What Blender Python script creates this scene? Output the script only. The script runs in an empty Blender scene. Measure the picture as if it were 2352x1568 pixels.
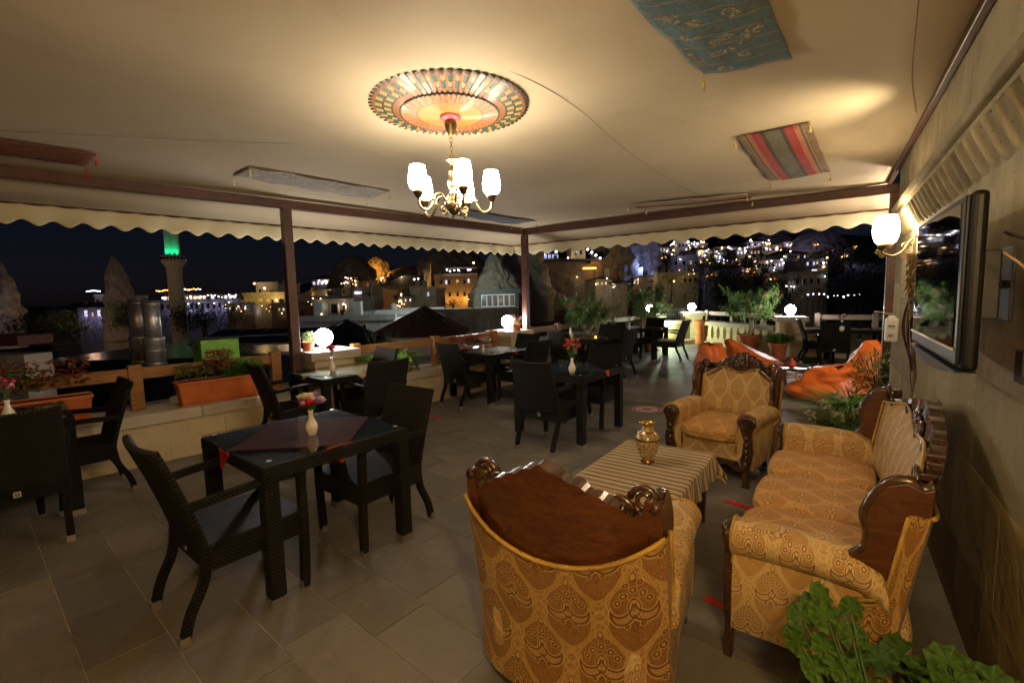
import bpy, math, random
from mathutils import Matrix, Vector, noise
from math import sin, cos, pi, radians, sqrt, atan2
random.seed(7)
scene = bpy.context.scene
# ---------------------------------------------------------------- camera
CH = 1.58
cam_d = bpy.data.cameras.new('camera'); cam = bpy.data.objects.new('camera', cam_d)
scene.collection.objects.link(cam); scene.camera = cam
cam_d.sensor_width = 36; cam_d.lens = 16.4; cam_d.clip_start = 0.05; cam_d.clip_end = 2000
_y, _p, _r = radians(-34.48), radians(-5.57), radians(-1.35)
_fw = Vector((sin(_y)*cos(_p), cos(_y)*cos(_p), sin(_p))); _rt = Vector((cos(_y), -sin(_y), 0)); _up = _rt.cross(_fw)
_R = cos(_r)*_rt + sin(_r)*_up; _U = -sin(_r)*_rt + cos(_r)*_up
cam.matrix_world = Matrix(((_R.x, _U.x, -_fw.x, 0), (_R.y, _U.y, -_fw.y, 0), (_R.z, _U.z, -_fw.z, CH), (0, 0, 0, 1)))
def at(px, py, d):            # a sight line of the photograph (2352 wide) at d metres along the camera axis
    f = 16.4/36*2352
    return Vector((0, 0, CH)) + d*(_fw + (px-1176)/f*_R - (py-784)/f*_U)
# ---------------------------------------------------------------- world: clear night sky
scene.world = bpy.data.worlds.new('World'); scene.world.use_nodes = True
wt = scene.world.node_tree; wt.nodes.clear()
wo = wt.nodes.new('ShaderNodeOutputWorld'); bg = wt.nodes.new('ShaderNodeBackground'); sk = wt.nodes.new('ShaderNodeTexSky')
sk.sky_type = 'NISHITA'; sk.sun_disc = False; sk.sun_elevation = radians(24); sk.sun_rotation = radians(200)
tint = wt.nodes.new('ShaderNodeMixRGB'); tint.blend_type = 'MULTIPLY'; tint.inputs[0].default_value = 1
tint.inputs[2].default_value = (.56, .5, .88, 1)
wt.links.new(sk.outputs[0], tint.inputs[1]); wt.links.new(tint.outputs[0], bg.inputs[0]); wt.links.new(bg.outputs[0], wo.inputs[0])
bg.inputs[1].default_value = 0.0022
# ---------------------------------------------------------------- view
vs = scene.view_settings; vs.view_transform = 'Standard'; vs.look = 'None'; vs.exposure = 0.0; vs.gamma = 1; vs.use_curve_mapping = False
cy = scene.cycles
cy.use_denoising = True; cy.use_adaptive_sampling = True; cy.adaptive_threshold = 0.035; cy.adaptive_min_samples = 24
cy.max_bounces = 6; cy.diffuse_bounces = 3; cy.glossy_bounces = 3; cy.transparent_max_bounces = 12; cy.sample_clamp_indirect = 4; cy.caustics_reflective = False; cy.caustics_refractive = False
try: cy.denoiser = 'OPENIMAGEDENOISE'; cy.use_light_tree = True
except Exception: pass
# strengths of the lamps that the place has
E_CHAND, E_WALL, E_GLOBE = 66.0, 62.0, 150.0
# ---------------------------------------------------------------- shader helpers
class V:
    def __init__(s, t, k): s.t = t; s.k = k
    def op(s, o, b=None, c=None):
        n = s.t.nodes.new('ShaderNodeMath'); n.operation = o
        for i, v in enumerate((s, b, c)):
            if v is None: continue
            if isinstance(v, V): s.t.links.new(v.k, n.inputs[i])
            else: n.inputs[i].default_value = v
        return V(s.t, n.outputs[0])
    def __add__(s, o): return s.op('ADD', o)
    __radd__ = __add__
    def __sub__(s, o): return s.op('SUBTRACT', o)
    def __rsub__(s, o): return (s*-1) + o
    def __mul__(s, o): return s.op('MULTIPLY', o)
    __rmul__ = __mul__
    def __truediv__(s, o): return s.op('DIVIDE', o)
    def fr(s): return s.op('FRACT')
    def ab(s): return s.op('ABSOLUTE')
    def fl(s): return s.op('FLOOR')
    def sn(s): return s.op('SINE')
    def cs(s): return s.op('COSINE')
    def lt(s, o): return s.op('LESS_THAN', o)
    def gt(s, o): return s.op('GREATER_THAN', o)
    def mx(s, o): return s.op('MAXIMUM', o)
    def mn(s, o): return s.op('MINIMUM', o)
    def cl(s): return s.mx(0.0).mn(1.0)
    def ss(s, a, b):
        n = s.t.nodes.new('ShaderNodeMapRange'); n.interpolation_type = 'SMOOTHSTEP'
        s.t.links.new(s.k, n.inputs[0]); n.inputs[1].default_value = a; n.inputs[2].default_value = b
        return V(s.t, n.outputs[0])
class T:
    def __init__(s, name, pos=False):
        s.pos = pos; s.m = bpy.data.materials.new(name); s.m.use_nodes = True; s.t = s.m.node_tree; s.t.nodes.clear()
        s.out = s.t.nodes.new('ShaderNodeOutputMaterial'); s.co = s.t.nodes.new('ShaderNodeTexCoord'); s.geo = s.t.nodes.new('ShaderNodeNewGeometry')
    def n(s, ty, **kw):
        n = s.t.nodes.new('ShaderNode'+ty)
        for k, v in kw.items(): setattr(n, k, v)
        return n
    def put(s, sock, v):
        if v is None: return
        if isinstance(v, V): s.t.links.new(v.k, sock)
        elif isinstance(v, bpy.types.NodeSocket): s.t.links.new(v, sock)
        else:
            if hasattr(sock.default_value, '__len__') and len(sock.default_value) == 4 and len(v) == 3: v = (*v, 1)
            sock.default_value = v
    def uv(s):
        n = s.n('SeparateXYZ'); s.t.links.new(s.co.outputs['UV'], n.inputs[0]); return V(s.t, n.outputs[0]), V(s.t, n.outputs[1])
    def xyz(s, which='Object'):
        n = s.n('SeparateXYZ'); s.t.links.new(s.geo.outputs['Position'] if s.pos else s.co.outputs[which], n.inputs[0]); return [V(s.t, n.outputs[i]) for i in range(3)]
    def vec(s, a, b, c=0.0):
        n = s.n('CombineXYZ'); s.put(n.inputs[0], a); s.put(n.inputs[1], b); s.put(n.inputs[2], c); return n.outputs[0]
    def noise(s, sc, co='Object', det=3, rough=.55, dist=0, stretch=None):
        n = s.n('TexNoise'); n.inputs['Scale'].default_value = sc; n.inputs['Detail'].default_value = det; n.inputs['Roughness'].default_value = rough; n.inputs['Distortion'].default_value = dist
        src = (s.geo.outputs['Position'] if s.pos and co == 'Object' else s.co.outputs[co]) if isinstance(co, str) else co
        if stretch:
            mp = s.n('Mapping'); mp.inputs['Scale'].default_value = stretch; s.t.links.new(src, mp.inputs[0]); src = mp.outputs[0]
        s.t.links.new(src, n.inputs['Vector']); return V(s.t, n.outputs[0])
    def vor(s, sc, co='Object', feat='F1', out=0, stretch=None):
        n = s.n('TexVoronoi', feature=feat); n.inputs['Scale'].default_value = sc
        src = (s.geo.outputs['Position'] if s.pos and co == 'Object' else s.co.outputs[co]) if isinstance(co, str) else co
        if stretch:
            mp = s.n('Mapping'); mp.inputs['Scale'].default_value = stretch; s.t.links.new(src, mp.inputs[0]); src = mp.outputs[0]
        s.t.links.new(src, n.inputs['Vector']); return V(s.t, n.outputs[out])
    def rnd(s): return V(s.t, s.n('ObjectInfo').outputs['Random'])
    def mix(s, f, a, b):
        n = s.n('MixRGB'); s.put(n.inputs[0], f); s.put(n.inputs[1], a); s.put(n.inputs[2], b); return n.outputs[0]
    def ramp(s, f, stops):
        n = s.n('ValToRGB'); s.put(n.inputs[0], f); e = n.color_ramp.elements
        while len(e) < len(stops): e.new(.5)
        for q, (p, c) in zip(e, stops): q.position = p; q.color = (*c, 1)
        return n.outputs[0]
    def bump(s, h, st=.3, d=.01):
        n = s.n('Bump'); n.inputs['Strength'].default_value = st; n.inputs['Distance'].default_value = d; s.put(n.inputs['Height'], h); return n.outputs[0]
    def bsdf(s, col, rough=.6, metal=0, normal=None, spec=.5, em=None, ems=0, coat=0, sss=0, sheen=0):
        b = s.n('BsdfPrincipled'); s.put(b.inputs['Base Color'], col); s.put(b.inputs['Roughness'], rough); s.put(b.inputs['Metallic'], metal)
        b.inputs['Specular IOR Level'].default_value = spec; b.inputs['Coat Weight'].default_value = coat; b.inputs['Coat Roughness'].default_value = .12
        b.inputs['Sheen Weight'].default_value = sheen
        if normal is not None: s.t.links.new(normal, b.inputs['Normal'])
        if em: s.put(b.inputs['Emission Color'], em); s.put(b.inputs['Emission Strength'], ems)
        s.t.links.new(b.outputs[0], s.out.inputs[0]); return s.m
MAT = {}
def reg(f): MAT[f.__name__] = f(T(f.__name__, f.__name__ in ('tile_stone', 'canvas'))); return f
def simple(name, col, rough=.6, metal=0, nz=0, bumpst=0, bsc=40, coat=0, spec=.5):
    t = T(name); c = col
    if nz:
        k = t.noise(6, det=5); c = t.mix(k.ss(.3, .7), [x*(1-nz) for x in col], [min(1, x*(1+nz)) for x in col])
    MAT[name] = t.bsdf(c, rough, metal, t.bump(t.noise(bsc, det=4), bumpst) if bumpst else None, coat=coat, spec=spec)
def glow(name, col, k, sample=True, base=(.8, .8, .8)):
    t = T(name); t.bsdf(base, .3, em=col, ems=k); MAT[name] = t.m
    if not sample: t.m.cycles.emission_sampling = 'NONE'
# ---- stone
@reg
def tile_stone(t):
    o = (t.rnd() + V(t.t, t.geo.outputs['Random Per Island'])).fr(); n = t.noise(1.7, det=6, rough=.62); m = t.noise(9, det=5, rough=.7)
    sp = t.vor(7.3, out=0)
    f = (n*.62 + m*.34 + o*.22 - .10)
    c = t.ramp(f, [(.2, (.095, .086, .072)), (.45, (.150, .136, .114)), (.62, (.20, .182, .152)), (.85, (.25, .225, .18))])
    big = t.noise(.55, det=5, rough=.7, dist=.6); c = t.mix(big.ss(.50, .70)*.55, c, (.072, .062, .048)); c = t.mix(t.noise(.8, det=6, rough=.72, dist=1.0).ss(.60, .74)*.40, c, (.23, .195, .14))
    scf = (t.noise(1.3, stretch=(1, 3.5, 1), det=5, dist=2.5) - .5).ab().lt(.006)*t.noise(.9).gt(.5); c = t.mix(scf*.35, c, (.27, .23, .17))
    spots = sp.lt(.045)*t.noise(2.1).gt(.55); c = t.mix(spots*.8, c, (.30, .26, .19))
    x, y, z = t.xyz(); ang = o*2.2
    w = (x*ang.cs() + y*ang.sn() + t.noise(2.5)*.03)*(pi*2/.0085)
    comb = w.sn()*.5 + .5; mask = (o*7.3).fr().gt(.62)*t.noise(3.1).ss(.42, .58)
    h = comb*mask*.5 + m*.5 + t.noise(60)*.2
    return t.bsdf(c, (m*.25 + big*.25 + .36), 0, t.bump(h, .5, .006), spec=.3)
simple('grout', (.27, .23, .165), .85, 0, .35, .2)
def tuff(name, a, b, pits=.07, streak=False):
    t = T(name, True); o = t.rnd(); n = t.noise(3.2, det=7, rough=.62); m = t.noise(22, det=4)
    c = t.mix((n*.8 + o*.45 - .22).ss(.25, .75), a, b)
    v = t.vor(38, out=0); w = t.vor(13, out=0)
    pit = (v.lt(pits*2.2)*t.noise(5).ss(.5, .62)).mx(w.lt(pits*.9))
    c = t.mix(pit*.75, c, [x*.28 for x in a])
    if streak:
        s1 = t.noise(2.2, stretch=(1, 1, .12), det=6, rough=.7); c = t.mix(s1.ss(.5, .72)*.55, c, [x*.45 for x in a])
        s2 = t.noise(5, stretch=(1, 1, .2), det=5); c = t.mix(s2.ss(.55, .75)*.4, c, [min(1, x*1.25) for x in b])
    if streak:
        mot = t.noise(1.1, det=7, rough=.7, dist=.8); c = t.mix(mot.ss(.45, .68)*.5, c, [x*q for x, q in zip(a, (.72, .60, .42))]); n = n + mot*.8
    h = n*.6 + m*.35 - pit*.8
    MAT[name] = t.bsdf(c, .88, 0, t.bump(h, .8 if streak else .5, .02 if streak else .008), spec=.2)
tuff('tuff_block', (.50, .405, .255), (.64, .545, .37))
tuff('tuff_cap', (.40, .35, .27), (.55, .49, .385), .04)
tuff('tuff_wall', (.27, .22, .125), (.47, .39, .225), .06, True)
tuff('rock', (.26, .22, .17), (.44, .39, .32), .10, True)
tuff('plaster', (.42, .37, .30), (.55, .49, .40), .02, True)
tuff('plaster_white', (.58, .57, .58), (.70, .69, .70), .01, True)
simple('ground_earth', (.055, .05, .038), .95, 0, .4, .6, 3)
# ---- woven and metal
@reg
def wicker(t):
    u, v = t.uv(); r = v/.0105; row = r.fl(); a = (r.fr()*pi).sn(); q = (u/.021 + row*.5).fr(); b = (q*pi).sn()
    h = a*.55 + b*.75*a
    gap = (a*b).lt(.16)
    n = t.noise(3); o = t.rnd()
    c = t.mix((a*b).ss(.35, .95), t.mix((n*.6+o*.4).ss(.3, .8), (.0055, .005, .004), (.012, .0108, .0088)), (.050, .045, .036)); c = t.mix(gap*.9, c, (.0012, .0012, .0012))  # strand crests lightened: highlights on the weave put into the colour
    return t.bsdf(c, .60, 0, t.bump(h, .9, .008), spec=.12)
simple('wicker_flat', (.014, .0145, .016), .5, 0, .3, .4, 90)
simple('foot_metal', (.42, .38, .32), .38, .8, .2)
simple('badge', (.55, .53, .48), .4, .3)
simple('badge_dark', (.03, .03, .03), .5)
simple('brown_metal', (.070, .022, .012), .42, .0, .2, .08, 15, coat=.1)
simple('black_plastic', (.006, .006, .0065), .38, spec=.25)
simple('screen_glass', (.004, .004, .005), .03)
simple('black_matte', (.02, .02, .021), .55)
simple('steel', (.55, .50, .42), .40, .75, .15, .06, 12)
simple('brass', (.30, .235, .125), .36, 1, .4, .25, 60)
simple('brass_dark', (.20, .13, .055), .36, 1, .3, .15, 60)
simple('gold_metal', (.62, .38, .09), .22, 1)
simple('gate_iron', (.035, .033, .03), .5, .5)
simple('cable', (.45, .30, .20), .6)
def wood(name, a, b, rough, sc=(1, 14, 14), coat=0.2, gl=.35):
    t = T(name); n = t.noise(3.4, stretch=sc, det=6, rough=.6, dist=1.2); g = t.noise(26, stretch=sc, det=3)
    kn = t.vor(2.3, stretch=(1, 3, 3)); c = t.mix((n*.75 + g*.25).ss(.32, .68), a, b); c = t.mix((kn*-1 + .12).ss(0, .08)*.7, c, [x*.35 for x in a])
    MAT[name] = t.bsdf(c, rough, 0, t.bump(n*.5+g*.5, gl, .003), coat=coat)
wood('rail_wood', (.19, .078, .018), (.36, .17, .045), .42, (1.2, 1.2, 12))
wood('rail_grey', (.16, .11, .075), (.27, .20, .14), .6, (1.2, 1.2, 12), 0)
wood('carved_wood', (.030, .013, .006), (.075, .033, .014), .26, (3, 3, 3), .5)
wood('back_wood', (.055, .015, .004), (.125, .040, .009), .34, (2.2, 2, 8), .3)
wood('table_wood', (.025, .012, .007), (.06, .028, .014), .3)
wood('bamboo', (.40, .20, .055), (.58, .33, .10), .35)
wood('roof_brown', (.05, .022, .014), (.085, .04, .025), .8)
# ---- cloths
def brocade(name, ground, light, dark, su=.155, sv=.30, k=1.0):
    t = T(name); u, v = t.uv(); wx = t.noise(30, 'UV', det=2); q = su/.205
    u = u + t.noise(6, 'UV', det=1)*.022; v = v + t.noise(5, t.vec(v, u, 3.0), det=1)*.026
    x = u/su; y = v/sv
    f = (x*2*pi).cs() + ((y*2*pi).cs()*(pi/2)).sn(); sgn = f.gt(0.0)
    ax = (((x + sgn*.5).fr() - .5)*(su/q)).ab() + wx*.006 - .003; Y = ((y + sgn*.5).fr() - .5)*(sv/q) - .02
    def circ(cx, cy_, r, ex=1.0):
        dx = (ax - cx)*ex; dy = Y - cy_; return (dx*dx + dy*dy).op('SQRT') - r
    bud = circ(0.0, 0.0, .030, 1.75); horn = circ(.034, -.008, .037).mx(circ(.040, .016, .036)*-1)
    ros = circ(.028, .045, .0115).mn(circ(.047, .024, .0105)).mn(circ(0.0, .062, .0115)).mn(circ(.020, .082, .009)).mn(circ(.022, -.052, .008))
    drop = circ(0.0, .105, .013, 1.6); tail = circ(0.0, -.058, .013, 2.0)
    fill = horn.mn(bud).mn(drop).lt(0.0)
    dk = bud.ab().lt(.0028).mx(horn.ab().lt(.0026)).mx((ros + .003).ab().lt(.0024)).mx(drop.ab().lt(.0022)).mx(tail.ab().lt(.002))
    lt = (bud + .012).ab().lt(.0026).mx((bud - .006).ab().lt(.002)).mx(ros.ab().lt(.0022)).mx(ros.lt(-.0065)).mx((drop + .006).ab().lt(.002)).mx((horn - .006).ab().lt(.0022)).mx(((horn*900 + ax*700).sn()).gt(.35)*horn.lt(-.004))
    fa_ = f.ab(); band = fa_.lt(.34); sw = (y*34).sn()*.13; tw = ((fa_ - .17 + sw).ab().lt(.05)).mx((fa_ - .17 - sw).ab().lt(.05)); vine = (t.noise(70/q, 'UV', det=2, dist=1.8) - .5).ab().lt(.045)
    bandp = band*(vine.mx(tw))
    thread = t.noise(430, 'UV', det=1); shade = t.noise(3.5, 'UV', det=2); fine = (t.noise(85/q, 'UV', det=2, dist=2.6) - .5).ab().lt(.040); fin2 = (t.noise(70/q, t.vec(v, u, 7.0), det=2, dist=2.6) - .5).ab().lt(.032)
    base = t.mix(shade.ss(.3, .7)*.4, ground, [c*.72 for c in ground])
    c = t.mix(band*.10, base, light); c = t.mix(fill*.42, c, light); c = t.mix(fine*.42*k, c, light); c = t.mix(fin2*.38*k, c, dark); c = t.mix(t.noise(1.7, 'UV', det=4).ss(.45, .75)*.35, c, [z*.5 for z in ground])
    c = t.mix(bandp*.70*k, c, light); c = t.mix(lt*.75*k, c, light); c = t.mix(dk*.80*k, c, dark)
    c = t.mix(thread.ss(.35, .65)*.25, c, [z*.45 for z in ground])
    h = fill*.3 + bandp*.5 + lt*.4 - dk*.5 + thread*.3 + fine*.3
    MAT[name] = t.bsdf(c, .55, 0, t.bump(h, .55, .003), spec=.4, sheen=.08)
brocade('brocade', (.55, .305, .085), (.82, .62, .29), (.19, .06, .016), .20, .36)
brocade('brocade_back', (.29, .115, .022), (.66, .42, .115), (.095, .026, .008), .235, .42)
brocade('brocade_seat', (.60, .28, .064), (.78, .49, .17), (.16, .035, .010), .20, .34, 1.0)
simple('gold_trim', (.50, .30, .055), .5, .15, .35, .8, 160)
@reg
def canvas(t):
    n = t.noise(.8, det=4); w = t.noise(300, det=1); st = t.noise(.55, stretch=(1, .35, 1), det=5)
    c = t.mix(n.ss(.3, .7), (.45, .365, .235), (.52, .43, .29)); c = t.mix(st.ss(.52, .72)*.40, c, (.34, .26, .155)); c = t.mix(t.noise(2.6, det=6, rough=.7).ss(.58, .74)*.22, c, (.28, .215, .13))
    wr = t.noise(1.1, stretch=(1.6, .5, 1), det=3, dist=1.4)
    return t.bsdf(c, .75, 0, t.bump(w*.015 + wr + n*.5, .35, .03), spec=.25)
simple('binding', (.10, .035, .018), .8)
simple('seam_cord', (.12, .095, .065), .8)
@reg
def striped_cloth(t):
    u, v = t.uv(); p = (v/.175).fr(); n = t.noise(60, 'UV', det=2)
    def line(a, w): return (p - a).ab().lt(w)
    dk = line(.14, .050).mx(line(.40, .028)).mx(line(.50, .022)).mx(line(.78, .055))
    lt_ = line(.27, .055).mx(line(.64, .06)).mx(line(.92, .045))
    c = t.mix(n.ss(.3, .7), (.35, .24, .125), (.43, .305, .165)); c = t.mix(lt_*.7, c, (.60, .48, .30)); c = t.mix(dk*.9, c, (.035, .025, .014))
    return t.bsdf(c, .8, 0, t.bump(t.noise(350, 'UV', det=1) + dk*.5, .35, .003), sheen=.2)
def damask(name, a, b, c3, su=.10):
    t = T(name); u, v = t.uv(); n = t.noise(14, 'UV', det=4, dist=2.2); m = t.noise(45, 'UV', det=3, dist=1.5)
    c = t.mix(n.ss(.46, .54), a, b); c = t.mix((m - .5).ab().lt(.05), c, c3)
    MAT[name] = t.bsdf(c, .7, 0, t.bump(n + t.noise(300, 'UV')*.3, .3, .003))
damask('cloth_red', (.055, .004, .007), (.014, .005, .012), (.10, .010, .010))
damask('cloth_red_bright', (.42, .010, .012), (.55, .02, .02), (.30, .006, .008))
damask('cloth_gold', (.34, .23, .09), (.26, .16, .055), (.46, .34, .16))
damask('cloth_blue', (.02, .03, .055), (.035, .035, .07), (.06, .06, .09))
damask('cloth_plum', (.07, .03, .035), (.12, .06, .055), (.20, .12, .10))
damask('rug_red', (.085, .007, .006), (.12, .014, .010), (.22, .10, .03))
def toile(name, ground, ink, extra, s=1.0):      # small drawn figures in rows
    t = T(name); u, v = t.uv(); n = t.noise(18*s, 'UV', det=4, dist=2.6); m = t.noise(34*s, 'UV', det=3, dist=1.5)
    cell = t.vor(8.5*s, 'UV', out=0); edge = t.vor(8.5*s, 'UV', feat='DISTANCE_TO_EDGE', out=0)
    ln = (n - .5).ab().lt(.025).mx((m - .5).ab().lt(.022)*cell.lt(.45)); fig = (cell.lt(.34)).op('MULTIPLY', n.gt(.47))
    col = V(t.t, t.n('TexVoronoi').outputs[0]) if 0 else t.noise(5*s, 'UV')
    c = t.mix(col.ss(.4, .6)*.35, ground, [x*.7 for x in ground]); row = ((v*9*s).fr() - .5).ab(); bar = row.gt(.44)*((u*5*s + (v*9*s).fl()*.37).fr()).lt(.55); c = t.mix(fig*.75, c, extra); c = t.mix(ln*.85, c, ink); c = t.mix(bar*.75, c, [.5*(x+y) for x, y in zip(ink, extra)]); c = t.mix((n - .56).ab().lt(.012)*cell.gt(.3)*.6, c, (.34, .12, .06) if ground[2] > ground[0] else extra)
    MAT[name] = t.bsdf(c, .85, 0, t.bump(t.noise(260, 'UV'), .25, .003))
toile('rug_blue', (.055, .165, .185), (.10, .045, .03), (.44, .37, .19), .9)
toile('rug_darkblue', (.06, .105, .13), (.05, .025, .02), (.10, .13, .14), 1.3)
toile('rug_white', (.42, .38, .30), (.09, .075, .06), (.34, .31, .26), 1.4)
@reg
def rug_stripe(t):
    u, v = t.uv(); n = t.noise(40, 'UV', det=3, dist=2); a = (u - .5).ab()*2
    zig = ((v*26).fr() - .5).ab()
    c = t.ramp(a, [(0, (.12, .115, .075)), (.19, (.15, .14, .09)), (.20, (.045, .035, .02)), (.31, (.05, .04, .025)), (.32, (.42, .010, .025)), (.55, (.44, .012, .03)), (.56, (.45, .17, .075)), (.66, (.40, .2, .09)), (.70, (.09, .07, .045)), (.76, (.42, .19, .08)), (.80, (.09, .115, .085))])
    c.node.color_ramp.interpolation = 'CONSTANT'
    fig = ((a - .43).ab().lt(.055))*zig.lt(.24); c = t.mix(fig*.8, c, (.16, .09, .05)); c = t.mix((n - .5).ab().lt(.06)*.5, c, (.05, .035, .025))
    ed = a.gt(.82)*n.gt(.52); c = t.mix(ed, c, (.32, .15, .06))
    return t.bsdf(c, .85, 0, t.bump(t.noise(260, 'UV'), .3, .003))
@reg
def rug_burgundy(t):
    u, v = t.uv(); n = t.noise(55, 'UV', det=3, dist=2); a = (v - .5).ab()*2
    c = t.mix(a.lt(.32), (.52, .46, .40), (.17, .018, .035)); c = t.mix((n - .5).ab().lt(.05)*a.lt(.9), c, (.30, .17, .08)); c = t.mix(((a - .34).ab()).lt(.05), c, (.45, .30, .12))
    return t.bsdf(c, .85, 0, t.bump(t.noise(260, 'UV'), .3, .003))
simple('tassel_gold', (.50, .34, .10), .7, 0, .2, .5, 200)
simple('tassel_cream', (.66, .58, .38), .7, 0, .2, .5, 200)
simple('tassel_red', (.50, .012, .015), .7, 0, .2, .5, 200)
@reg
def orange_leather(t):
    n = t.noise(3.2, det=4, dist=.8); g = t.noise(240, det=1); w = t.noise(9, det=4, dist=2.2)
    c = t.mix(n.ss(.3, .7), (.58, .105, .010), (.74, .17, .020))
    return t.bsdf(c, .46, 0, t.bump(w*.7 + n + g*.05, .35, .02), spec=.35)
# ---- ceramics, plants, lamps
@reg
def terracotta(t):
    n = t.noise(5, det=5); m = t.noise(40, det=3)
    c = t.mix(n.ss(.35, .7), (.40, .115, .038), (.52, .18, .07)); c = t.mix(t.noise(9, det=4).ss(.6, .72)*.35, c, (.62, .40, .26))
    return t.bsdf(c, .72, 0, t.bump(m, .15, .004), spec=.3)
simple('plastic_terra', (.55, .15, .042), .38, 0, .12, .06, 20)
simple('white_ceramic', (.70, .66, .58), .16, 0, 0, coat=.4)
simple('soil', (.03, .02, .012), .95, 0, .4, .8, 60)
@reg
def vase_enamel(t):
    x, y, z = t.xyz(); a = y.op('ARCTAN2', x); q = t.vec(a*.11, z, 0.0)
    n = t.noise(26, q, det=3, dist=2.4); m = t.noise(15, q, det=2, dist=1.); cell = t.vor(19, q, out=0)
    c = t.mix(m.ss(.4, .6), (.62, .50, .28), (.50, .36, .16)); c = t.mix((n - .5).ab().lt(.035), c, (.10, .05, .02))
    hue = t.noise(7, q); leaf = cell.lt(.23)*n.gt(.42)
    c = t.mix(leaf, c, t.ramp(hue, [(.35, (.03, .14, .10)), (.48, (.06, .20, .22)), (.56, (.45, .25, .03)), (.66, (.30, .05, .03))]))
    bandm = (z - .157).ab().lt(.006).mx(z.lt(.022)).mx((z - .205).ab().lt(.003)); c = t.mix(bandm, c, (.40, .20, .05))
    return t.bsdf(c, .25, (bandm*.8 + .15), t.bump(n*-1, .15, .002), coat=.3)
simple('pomegranate', (.50, .07, .035), .3, 0, .5, .3, 25, coat=.3)
simple('tray_dark', (.06, .035, .02), .3, .3, .2)
def leafm(name, a, b, rough=.5, trans=.25, veins=False):
    t = T(name); o = t.noise(7); g = V(t.t, t.n('NewGeometry').outputs['Random Per Island'])
    c = t.mix((o*.5 + g*.6 - .05).ss(.2, .8), a, b)
    if veins:
        x, y, z = t.xyz(); y = y - .014; th = x.op('ARCTAN2', y); r = (x*x + y*y).op('SQRT'); ob = t.rnd()
        c = t.mix(ob.ss(0, 1)*.6, c, [q*.5 for q in a]); c = t.mix(((th*3.5).cs().ab().lt(.10))*r.lt(.05)*.6, c, [min(1, q*1.8) for q in b]); c = t.mix(((r - .036).ab().lt(.006))*.45, c, [q*.45 for q in a]); c = t.mix(t.noise(60, det=3).gt(.66)*.4, c, (.22, .17, .03))
    p = t.n('BsdfPrincipled'); t.put(p.inputs['Base Color'], c); p.inputs['Roughness'].default_value = rough
    if veins: t.t.links.new(t.bump(((th*3.5).cs().ab()), .5, .004), p.inputs['Normal'])
    p.inputs['Specular IOR Level'].default_value = .4
    tr = t.n('BsdfTranslucent'); t.put(tr.inputs[0], c); mx = t.n('MixShader'); mx.inputs[0].default_value = trans
    t.t.links.new(p.outputs[0], mx.inputs[1]); t.t.links.new(tr.outputs[0], mx.inputs[2]); t.t.links.new(mx.outputs[0], t.out.inputs[0]); MAT[name] = t.m
leafm('valance_cloth', (.74, .66, .42), (.80, .72, .47), .8, .3)
leafm('leaf_oleander', (.10, .20, .045), (.26, .40, .13))
leafm('leaf_geranium', (.055, .14, .014), (.13, .27, .035), .55, .38, True)
leafm('leaf_pothos', (.07, .17, .022), (.20, .36, .06), .35)
leafm('leaf_grass', (.05, .14, .018), (.14, .30, .045))
leafm('leaf_dark', (.012, .026, .008), (.035, .06, .018), .6)
leafm('leaf_olive', (.10, .15, .05), (.22, .27, .10))
leafm('leaf_red', (.17, .045, .03), (.30, .11, .05))
leafm('leaf_dry', (.22, .14, .06), (.36, .26, .13), .8, .1)
leafm('leaf_yellow_lit', (.20, .17, .02), (.36, .27, .03))  # yellow lamplight on the bush put into the leaf colour
for nm, c in dict(petal_pink=(.55, .035, .12), petal_red=(.50, .010, .020), petal_orange=(.62, .09, .018), petal_coral=(.62, .07, .03), petal_white=(.68, .62, .50), petal_cream=(.66, .56, .36), petal_lilac=(.33, .17, .42), petal_rose=(.60, .20, .22), petal_mauve=(.24, .05, .09)).items(): leafm(nm, [x*.7 for x in c], c, .6, .25)
simple('stem_green', (.06, .12, .03), .6)
simple('bark_pale', (.30, .25, .17), .85, 0, .3, .5, 30)
simple('bark_dark', (.05, .038, .026), .9, 0, .3, .5, 20)
simple('dried_branch', (.20, .12, .09), .9, 0, .35, .5, 30)
simple('dried_red', (.09, .018, .014), .8, 0, .3, .4, 60)
simple('green_paint', (.19, .42, .02), .4, 0, .2, .05)
simple('green_paint_shaded', (.012, .10, .065), .5, 0, .1)  # same green with the shade of the unlit side put into it
simple('dark_panel', (.010, .011, .014), .25, 0, .2, .05)
simple('coping_red', (.10, .028, .018), .6)
simple('tape_red', (.55, .006, .016), .5)
simple('sticker_white', (.62, .56, .54), .45)
simple('sticker_red', (.42, .06, .07), .45)
simple('white_paint', (.72, .68, .58), .5)
simple('label_blue', (.05, .08, .16), .5)
simple('flag_red', (.45, .008, .015), .8)
simple('umbrella_grey', (.40, .42, .50), .8)
simple('window_dark', (.02, .02, .022), .15)
glow('lamp_chandelier', (1, .86, .66), E_CHAND); glow('lamp_wall', (1, .76, .46), E_WALL); glow('lamp_wall_white', (1, .84, .68), E_WALL*5.5); glow('lamp_wall_near', (1, .66, .29), E_WALL*4.2); glow('lamp_globe', (1.0, .94, .93), E_GLOBE)
glow('bulb_white', (.86, .84, 1.0), 9, False); glow('bulb_warm', (1, .62, .28), 9, False); glow('bulb_orange', (1, .36, .04), 6, False); glow('bulb_blue', (.25, .35, 1), 8, False)
glow('window_lit', (1, .62, .30), .55, False); glow('window_blue', (.48, .55, 1), .8, False); glow('window_white', (.85, .82, 1), .9, False); glow('candle_flame', (1, .62, .15), 14, False); glow('led_red', (1, .02, .02), 4, False)
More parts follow.
